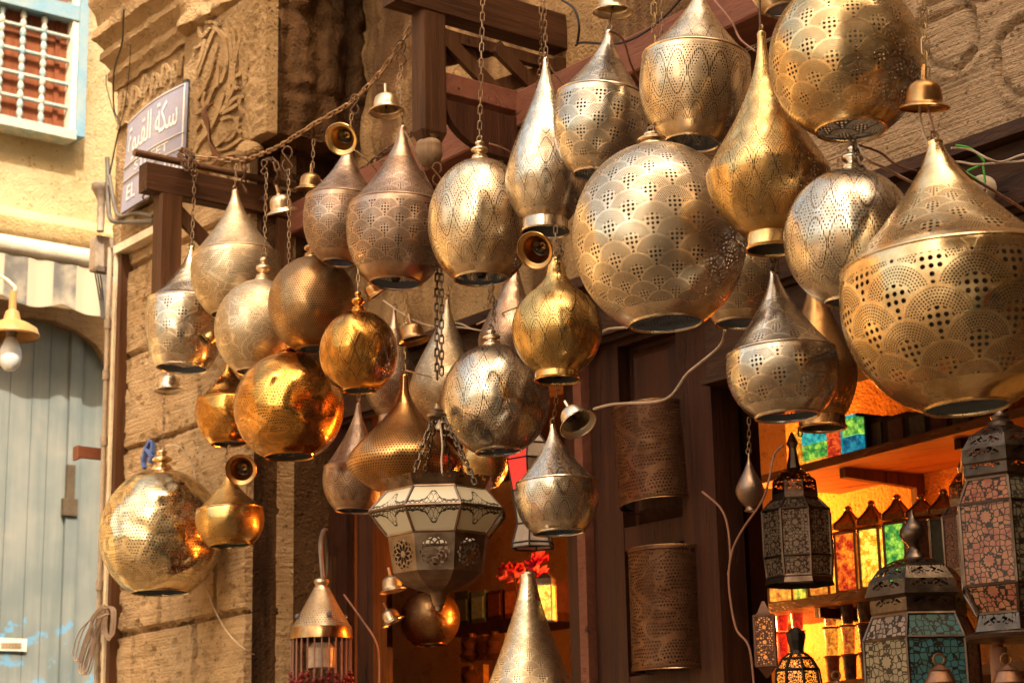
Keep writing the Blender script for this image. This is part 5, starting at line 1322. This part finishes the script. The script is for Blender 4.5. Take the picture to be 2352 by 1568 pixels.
m = MB(); bw = sh1a+dn*(DEP+.002); m.obox(V((bw.x, bw.y, .0))-du*.5, du*4, dn*.1, Z*(zc_+.5)); tag(obj('brick_wall', m, stone('amber_bricks', (.46, .24, .075), (.54, .31, .11), (.34, .15, .04))), 'amber lit plastered brick wall behind the shelves', 'wall')
def onshelf(px, a, inset=.12, up_=.031):
    """point on a shelf below the photo column px"""
    h = hit(px, 1200, a+dn*inset, dn); return V((h.x, h.y, a.z+up_))
def bpx(p): return mpp(p)
# stained glass box lanterns on the upper shelf
TEALG = glow('glow_teal', ((.0, .22, .25), (.05, .45, .40)), 1.0); GRNG = glow('glow_green', ((.02, .25, .05), (.30, .60, .06)), 1.1); REDG = glow('glow_red', ((.45, .01, .01), (.75, .12, .02)), 1.0)
AMBG = glow('glow_amber', ((.55, .13, .01), (.9, .42, .03)), 1.2); YELG = glow('glow_yellow', ((.70, .26, .01), (1.0, .62, .07)), 1.9); ORG = glow('glow_orange', ((.42, .015, .008), (.9, .22, .015)), 1.2)
BLUG = glow('glow_blue', ((.0, .10, .22), (.02, .30, .40)), .8)
t0 = onshelf(1852, sh1a, .05); k = mpp(t0)
sb_ = thing('stained_glass_box', 'stained glass box lantern with teal, red and green panes on the upper shelf', 'lantern', t0)
RW = Matrix((du, dn, Z)).transposed()
cols = [[(0, 42, 38, 78, TEALG), (45, 66, 38, 78, REDG), (0, 42, 22, 35, GRNG), (45, 66, 22, 35, REDG), (0, 42, 2, 19, GRNG), (45, 66, -8, 19, REDG), (0, 42, -14, -1, AMBG), (69, 92, -8, 78, TEALG)]]
bars = MB(); sc2 = k/max(.5, du.dot(RT))
for x0, x1, y0, y1, ma in cols[0]:
    m = MB(); m.obox(t0+du*x0*sc2+Z*(y0+14)*k, du*(x1-x0)*sc2, dn*.012, Z*(y1-y0)*k); obj('pane', m, ma, sb_)
m = MB(); m.obox(t0+du*-2*sc2-Z*0+dn*.013, du*97*sc2, dn*.14, Z*94*k); obj('box_body', m, BLACK, sb_)
m = MB(); m.obox(t0-du*16*sc2+dn*.0+Z*0, du*12*sc2, dn*.08, Z*88*k); obj('side_pane', m, AMBG, sb_)
t1 = onshelf(1948, sh1a, .04); sb2 = thing('stained_glass_box', 'narrow green and blue stained glass box beside the taller one', 'lantern', t1)
for i, ma in enumerate((BLUG, GRNG)):
    m = MB(); m.obox(t1+Z*(.006+i*40*k), du*26*sc2, dn*.03, Z*38*k); obj('pane', m, ma, sb2)
m = MB(); m.obox(t1-du*.006+dn*.031, du*(26*sc2+.012), dn*.08, Z*84*k); obj('box_body', m, BLACK, sb2)
dkf = [('dark carved frame standing first on the upper shelf', (.055, .03, .02)), ('dark carved frame second on the upper shelf', (.07, .035, .03)), ('dusty blue grey box on the upper shelf', (.06, .07, .07)), ('brown box with a worn face on the upper shelf', (.06, .035, .03)), ('grey green box at the right end of the upper shelf', (.05, .055, .045)), ('small dark box by the big lantern on the upper shelf', (.04, .025, .02))]
for i, (lb_, c_) in enumerate(dkf):
    p = onshelf(1996+i*50, sh1a, .1); t = thing('carved_frame', lb_, 'frame', p, 'frames on the upper shelf')
    w_ = 40*sc2; h_ = (78-i*5)*k
    m = MB(); m.obox(p, du*w_, dn*.05, Z*h_); obj('body', m, plain('frame_%d' % i, c_, .7, scale=30), t)
    m = MB(); m.obox(p+du*w_*.2-dn*.006+Z*h_*.15, du*w_*.6, dn*.005, Z*h_*.7); obj('inlay', m, plain('inlay_%d' % i, tuple(q*2.2 for q in c_), .6, scale=40), t)
# small lanterns with concave tops on the lower shelf
def small_lantern(px, w, ytop, ybody, label, cols_, lit=True):
    p = onshelf(px, sh2a, .10); k = mpp(p); R = w/2*k*1.5; M = Matrix.Translation(p) @ Matrix.Rotation(.9, 4, 'Z')
    zb_ = (proj(p)[1]-ybody)*k/cos(PITCH); zt = (proj(p)[1]-ytop)*k/cos(PITCH)
    t = thing('shelf_lantern', label, 'lantern', M, 'small lanterns on the lower shelf')
    Q = lambda r, i, z: V((r*cos(pi/4+i*pi/2), r*sin(pi/4+i*pi/2), z)); bar = MB()
    for i in range(4):
        m = MB(); m.add([Q(R, i, .012), Q(R, i+1, .012), Q(R, i+1, zb_), Q(R, i, zb_)], [(0, 1, 2, 3)]); obj('glass_pane', m, cols_[i % len(cols_)], t, local=True, flat=True)
        bar.tube([Q(R, i, 0), Q(R, i, zb_)], .006, 6)
        for z in (.006, zb_): bar.tube([Q(R, i, z), Q(R, i+1, z)], .006, 6)
        m = MB(); pr = [(1.0, 0), (1.0, .22), (.64, .42), (.36, .62), (.15, .84), (.06, 1.0)]; vs = []
        for r, f in pr: vs += [Q(R*r, i, zb_+.012+(zt-zb_)*f), Q(R*r, i+1, zb_+.012+(zt-zb_)*f)]
        m.add(vs, [(2*j, 2*j+1, 2*j+3, 2*j+2) for j in range(5)]); obj('roof_plate', m, plain('brass_mesh', (.38, .2, .06), .4, .8, scale=60), t, local=True)
        bar.tube([Q(R*r, i, zb_+.012+(zt-zb_)*f) for r, f in pr], .005, 5)
    obj('frame', bar, DKM, t, local=True)
    m = MB(); m.ball(V((0, 0, zt+.004)), .014, 12); obj('ball', m, tone('bronze'), t, local=True)
    return t, M
small_lantern(1950, 50, 1176, 1228, 'small lantern glowing orange red on the lower shelf', [ORG])
small_lantern(2004, 48, 1164, 1218, 'small lantern glowing bright yellow beside the orange red one', [YELG])
small_lantern(2064, 50, 1150, 1206, 'small lantern glowing green next to the yellow one', [GRNG, GRNG, TEALG, AMBG])
small_lantern(2120, 52, 1150, 1200, 'unlit small lantern behind the onion finial', [plain('dull_pane', (.12, .06, .04), .3)])
small_lantern(2172, 52, 1138, 1194, 'unlit small lantern with grey green panes, rightmost on the shelf', [plain('dull_green_pane', (.12, .14, .11), .3)])
small_lantern(1800, 60, 1250, 1310, 'small green lantern low behind the dark hanging lantern', [GRNG, AMBG])
small_lantern(1885, 50, 1240, 1300, 'small amber lantern half hidden behind the dark hanging lantern', [AMBG])
# stacked cups below
z3 = PO(1900, 1590, -1.0).z
t = thing('wall_shelf', 'lowest shelf with stacked cups at the bottom edge', 'shelf', V((sh2a.x, sh2a.y, z3)))
m = MB(); a = V((sh2a.x, sh2a.y, z3)); m.obox(a-du*.2, du*3, dn*DEP, Z*.03); obj('board', m, SHF, t)
DC = [plain('cup_dark', (.11, .075, .06), .3, scale=50, var=.6), plain('cup_grey', (.2, .17, .13), .3, scale=50, var=.6), plain('cup_brown', (.24, .10, .045), .35, scale=50, var=.6)]
CUPR = glow('cup_red_glow', ((.30, .01, .008), (.6, .04, .01)), .7, 70); CUPY = glow('cup_amber_glow', ((.40, .10, .01), (.8, .35, .03)), 1.0, 70); CUPO = glow('cup_orange_glow', ((.30, .03, .01), (.7, .2, .02)), .8, 70)  # cups emit their own colour in place of light falling on them
for ci, (px_, kinds) in enumerate(((1783, 'RRR'), (1818, 'rRR'), (1893, 'bYO'), (1932, 'dOd'), (1970, 'ddg'), (2008, 'gdd'), (2048, 'ddb'), (2086, 'bdg'))):
    p0 = onshelf(px_, V((sh2a.x, sh2a.y, z3)), .12); k = mpp(p0); hh = 66*k
    for j in range(3):
        ma = {'R': CUPR, 'r': DC[2], 'Y': CUPY, 'O': CUPO, 'b': DC[2], 'd': DC[0], 'g': DC[1]}[kinds[j]]
        p = p0+Z*hh*j; M = Matrix.Translation(p)
        wd = {'R': 'red lit', 'r': 'dark red brown', 'Y': 'amber lit', 'O': 'orange lit', 'b': 'brown', 'd': 'dark', 'g': 'grey'}[kinds[j]]
        t = thing('patterned_cup', '%s patterned cup, %s of the %s stack on the lowest shelf' % (wd, ('lowest', 'middle', 'topmost')[j], ('first', 'second', 'third', 'fourth', 'fifth', 'sixth', 'seventh', 'eighth')[ci]), 'cup', M, 'stacked cups on the lowest shelf')
        r = 18*k; m = MB(); m.lathe([(.001, .002), (r*.7, .002), (r*.74, hh*.1), (r*.9, hh*.8), (r, hh*.93)], None, 20); obj('body', m, ma, t, local=True)
        m = MB(); m.torus(Matrix.Translation((0, 0, hh*.95)), r, .004, 20, 5); obj('rim_band', m, tone('bronze'), t, local=True)
pm = PO(2010, 1290, -1.15); plight(onshelf(2010, sh2a, .30, .16), .95, (1, .19, .012))
plight(onshelf(2210, sh2a, .28, .2), .85, (1, .20, .015))
plight(onshelf(1800, V((sh2a.x, sh2a.y, z3)), .3, .25), 1.0, (1, .09, .02))
plight(onshelf(1900, V((sh2a.x, sh2a.y, z3)), .3, .18), .55, (1, .25, .03))

# ------------------------------------------------------------------ large Moroccan lanterns at the right
FS = fret('fret_tin', (.17, .13, .10), 12); FD = fret('fret_brown', (.22, .13, .09), 8)
PEACH = girih('girih_peach', (.34, .14, .06), 9, .05, th=.075, c2=(.26, .075, .04)); CREAM = girih('girih_cream', (.30, .24, .15), 9, th=.075); TEALP = girih('girih_teal', (.045, .16, .185), 9, th=.08, c2=(.05, .12, .10)); ROSE = girih('girih_rose', (.20, .07, .055), 9)
OLIVE = girih('girih_olive', (.20, .17, .11), 9); PALEP = girih('girih_pale', (.34, .24, .18), 9)
DUSK = girih('girih_dusk', (.30, .21, .14), 8, line=(.06, .03, .02))
def big_lantern(label, cx, yb, o, R, n, rot, lv, tall, small, name='moroccan_lantern', fr=FS, fin=None, sheet=TIN, group='pierced metal lanterns'):
    segs = []
    for (y, hw, kd) in lv:
        hw = hw/cos(pi/n)
        if kd == 't': segs.append((y, hw, 'glass', tall))
        elif kd == 's': segs.append((y, hw, 'glass', small))
        elif kd == 'd': segs.append((y, hw, 'dome', fr))
        elif kd == 'b': segs.append((y, hw, 'metal', sheet, 'band'))
        else: segs.append((y, hw, 'metal', fr, 'pierced_band'))
    L, M, k = lantern(name, label, cx, yb, o, segs, n, rot, bar=.0045, barm=sheet, group=group)
    if fin: finial(L, fin, k, yb, sheet)
    return L, M, k
# lantern with teal panes (standing, cut by the bottom edge)
big_lantern('tin lantern with teal and cream star panes and onion finial, cut by the bottom edge', 2136, 1760, .12, 0, 6, .087,
    [(1760, 60, 'b'), (1740, 105, 's'), (1690, 118, 't'), (1482, 118, 's'), (1428, 96, 'b'), (1420, 100, 'p'), (1392, 100, 'b'), (1384, 110, 'd'), (1350, 100, 'd'), (1320, 78, 'd'), (1302, 50, 'd'), (1294, 26, 'b')],
    [ROSE, CREAM, CREAM, CREAM, TEALP, ROSE], [ROSE, CREAM, PALEP, PALEP, TEALP, ROSE], fin=[(1300, 30), (1290, 26), (1282, 18), (1270, 13), (1262, 16), (1252, 28), (1240, 33), (1226, 30), (1214, 20), (1206, 12), (1198, 7), (1182, 2)])
big_lantern('tall tin lantern with glowing peach panes standing on a plate at the right edge', 2338, 1452, .28, 0, 6, .33,
    [(1452, 96, 'p'), (1412, 84, 's'), (1352, 112, 't'), (1170, 112, 's'), (1112, 88, 'b'), (1104, 96, 'p'), (1080, 94, 'b'), (1076, 98, 'd'), (1045, 96, 'd'), (1012, 76, 'd'), (992, 46, 'd'), (984, 30, 'b')],
    [OLIVE, OLIVE, PEACH, PEACH, OLIVE, OLIVE], [OLIVE, OLIVE, PALEP, PEACH, OLIVE, OLIVE], fin=[(986, 32), (976, 30), (970, 20), (962, 22), (955, 14), (945, 8), (930, 4)])
pl_ = PO(2340, 1456, .28); kk = mpp(pl_)
tb = thing('lantern_stand', 'round plate on a turned wooden column under the tall tin lantern', 'stand', Matrix.Translation(V((pl_.x, pl_.y, 0))))
m = MB(); m.lathe([(118*kk, pl_.z-.012), (122*kk, pl_.z-.004), (118*kk, pl_.z), (.001, pl_.z)], None, 40); m.lathe([(.001, pl_.z-.013), (118*kk, pl_.z-.012)], None, 40); obj('plate', m, TIN, tb, local=True)
m = MB(); px0 = PO(2290, 1460, .28)-V((pl_.x, pl_.y, 0)); q = kk
m.lathe(crv([(22*q, 0), (22*q, pl_.z-160*q), (14*q, pl_.z-120*q), (17*q, pl_.z-70*q), (21*q, pl_.z-58*q), (15*q, pl_.z-48*q), (18*q, pl_.z-30*q), (12*q, pl_.z-20*q), (17*q, pl_.z-12*q)], 4), Matrix.Translation((px0.x, px0.y, 0)), 20); obj('column', m, wood('turned_wood', (.20, .085, .045), (.30, .14, .08)), tb, local=True)
m = MB(); m.lathe(crv([(22*q, 0), (20*q, pl_.z-120*q), (16*q, pl_.z-20*q)], 4), Matrix.Translation((.09, .14, 0)), 20); obj('column', m, wood('turned_wood', (.20, .085, .045), (.30, .14, .08)), tb, local=True)
# dark hanging lantern in front of the shelves
big_lantern('dark hanging lantern with star pierced panes in front of the lit shelves', 1838, 1343, -.25, 0, 8, .2,
    [(1343, 78, 'b'), (1328, 72, 's'), (1284, 76, 't'), (1180, 76, 's'), (1154, 52, 'b'), (1140, 52, 'd'), (1112, 50, 'd'), (1092, 32, 'd'), (1080, 16, 'b'), (1060, 12, 'b'), (1030, 8, 'b')],
    DUSK, DUSK, fr=FD, sheet=DKM, fin=[(1034, 9), (1022, 14), (1008, 8), (996, 2)])
chain([(1838, 1000, -.25), (1838, 900, -.25), (1840, 780, -.25)], 'dark chain holding the dark hanging lantern', link=.03, r=.0025, mat=CHAIND)
big_lantern('dark red brown lantern half hidden left of the tall tin lantern', 2226, 1330, -.35, 0, 6, .0,
    [(1330, 38, 'b'), (1310, 44, 't'), (1190, 44, 's'), (1165, 26, 'b'), (1150, 28, 'd'), (1120, 26, 'd'), (1100, 14, 'd'), (1088, 4, 'b')], ROSE, ROSE, fr=FD, sheet=DKM, fin=[(1090, 5), (1078, 8), (1066, 2)])
EMB = girih('girih_ember', (.80, .22, .02), 9, .5, line=(.02, .012, .01), th=.14)
big_lantern('small black domed lantern glowing orange at the bottom edge', 1841, 1690, .05, 0, 8, .1,
    [(1690, 50, 't'), (1600, 52, 's'), (1545, 46, 's'), (1520, 32, 's'), (1508, 18, 'b'), (1500, 14, 'b'), (1478, 20, 'b'), (1462, 22, 'b'), (1450, 8, 'b')], EMB, EMB, fr=FD, sheet=plain('black_iron', (.02, .016, .014), .45, .6))
big_lantern('slim pointed lantern with a glowing orange strip at the right opening', 1762, 1556, .02, 0, 4, .6,
    [(1556, 2, 'b'), (1530, 22, 't'), (1420, 22, 'b'), (1412, 14, 'b'), (1386, 3, 'b')], girih('girih_strip', (.60, .20, .04), 8, .2, line=(.10, .045, .03), th=.2), EMB, fr=FD, sheet=plain('copper_brown', (.16, .075, .045), .5, .5))
for i, (x, y, lb_) in enumerate(((2166, 1512, 'copper bell top with ring handle in front of the teal paned lantern'), (2322, 1512, 'copper bell top with ring handle at the bottom right corner'), (1926, 1548, 'small copper bell top with ring peeping in at the bottom edge'))):
    p = PO(x, 1640, .5); k = mpp(p)/cos(PITCH); zz = (1640-y)*k
    t = thing('copper_lamp_top', lb_, 'lamp', Matrix.Translation(p), 'copper bell tops at the bottom edge')
    s_ = 1 if i < 2 else .75
    m = MB(); m.lathe([(34*k*s_, 0), (34*k*s_, zz-62*k), (36*k*s_, zz-58*k), (30*k*s_, zz-46*k), (24*k*s_, zz-34*k), (26*k*s_, zz-31*k), (12*k*s_, zz-22*k), (5*k*s_, zz-18*k), (.001, zz-16*k)], None, 24); obj('bell', m, metal('copper_bell', (.42, .24, .16), .3), t, local=True)
    m = MB(); m.torus(Matrix.Translation((0, 0, zz-6*k)) @ Matrix.Rotation(pi/2, 4, 'X'), 12*k*s_, 2.6*k, 18, 6); obj('ring_handle', m, tone('bronze'), t, local=True)

# ------------------------------------------------------------------ things inside the left doorway
zs = PO(1110, 1432, -1.5).z; sl0 = sx(1040, 1430, -1.5); sl1 = sx(1290, 1430, -1.5)
t = thing('wall_shelf', 'dark shelf with a row of boxes inside the left doorway', 'shelf', FP(sl0, -1.5, zs))
m = MB(); m.fbox(sl0, sl1, -1.75, -1.45, zs-.04, zs); obj('board', m, WD, t)
BX = [(.06, .07, .07), (.16, .22, .20), (.10, .03, .02), (.38, .12, .03), (.30, .09, .03), (.10, .04, .03)]
NM = ['black', 'grey teal', 'dark red', 'orange brown', 'rust red', 'brown']
for i in range(6):
    a = sl0+.02+i*(sl1-sl0-.04)/6; b = a+(sl1-sl0)/6*.78
    t = thing('shelf_box', '%s upright box in the row on the dark doorway shelf' % NM[i], 'box', FP(a, -1.6, zs), 'boxes on the doorway shelf')
    m = MB(); m.fbox(a, b, -1.7, -1.5, zs+.001, zs+.17-.012*(i % 3)); obj('body', m, plain('box_c%d' % i, BX[i], .6, scale=30), t)
    m = MB(); m.fbox(a+.01, b-.01, -1.499, -1.494, zs+.03, zs+.13); obj('front_inlay', m, plain('box_i%d' % i, tuple(q*1.7 for q in BX[i]), .5, scale=60), t)
for i, (x0, x1, y0, y1) in enumerate(((1060, 1110, 1456, 1520), (1116, 1160, 1452, 1516), (1060, 1110, 1524, 1600))):
    a = PO(x0, y1, -1.3); b = PO(x1, y0, -1.3); s0, _, z0 = fc(a); s1, _, z1_ = fc(b)
    t = thing('gilt_panel', ('golden framed panel with a dark pendant shape, left one', 'golden framed panel partly behind the rising teardrop lamp', 'golden framed panel lowest at the bottom edge')[i], 'panel', a, 'gilt panels in the doorway')
    m = MB(); m.fbox(s0, s1, -1.33, -1.3, z0, z1_); obj('plaque', m, plain('gilt', (.62, .33, .08), .35, .5, scale=30), t)
    m = MB(); c = FP((s0+s1)/2, -1.295, (z0+z1_)/2); w_ = (s1-s0)
    m.lathe([(.001, -.12), (.35*w_, -.06), (.2*w_, -.01), (.3*w_, .04), (.1*w_, .09), (.02, .12)], Matrix.Translation(c) @ Matrix.Diagonal((1, 1, .55, 1)), 14); obj('pendant', m, plain('pendant_dark', (.14, .06, .03), .4, .5), t)
m = MB(); rnd = random.Random(3)
fl = thing('flower_bunch', 'bunch of red and pink cloth flowers inside the left doorway', 'flowers', PO(1205, 1335, -.9))
for i in range(9):
    cx, cy = 1160+rnd.uniform(0, 118), 1310+rnd.uniform(-30, 26); c = PO(cx, cy, -.9+rnd.uniform(-.1, .1)); m = MB()
    for j in range(11):
        q = rnd.uniform(0, 6.28); e = rnd.uniform(-.4, 1.2); d = V((cos(q)*cos(e), sin(q)*cos(e), sin(e))); r = .04
        s1_ = d.orthogonal().normalized(); s2_ = d.cross(s1_)
        m.add([c, c+d*r*.6+s1_*r*.55, c+d*r*1.25+s2_*r*.12, c+d*r*.6-s1_*r*.55, c+d*r*.65+s2_*r*.25], [(0, 1, 4), (1, 2, 4), (2, 3, 4), (3, 0, 4)])
    obj('blossom', m, plain('petal_%d' % (i % 3), ((.62, .04, .03), (.70, .14, .16), (.55, .03, .10))[i % 3], .6, bump=0), fl)
m = MB()
for i in range(5): m.tube(crom([PO(1180+i*18, 1320, -.9), PO(1190+i*10, 1380, -.9), PO(1200+i*4, 1430, -.9)], 4), .004, 5)
obj('stem', m, plain('stem_dark', (.08, .04, .02), .7), fl)
L, M, k = lantern('stained_lantern', 'yellow green stained glass lantern behind the rising teardrop lamp', 1256, 1425, -.5, [(1425, 24, 'glass', [GRNG, AMBG, YELG, GRNG]), (1345, 24, 'metal', TIN), (1332, 26, 'metal', DKM), (1318, 8, 'metal', DKM)], 4, .5)
plight(FP(sx(1160), -1.1, PO(1160, 1290, -1.1).z), 14, (1, .24, .025)); plight(FP(sx(1120), -1.0, PO(1120, 1520, -1.0).z), 15, (1, .33, .06))
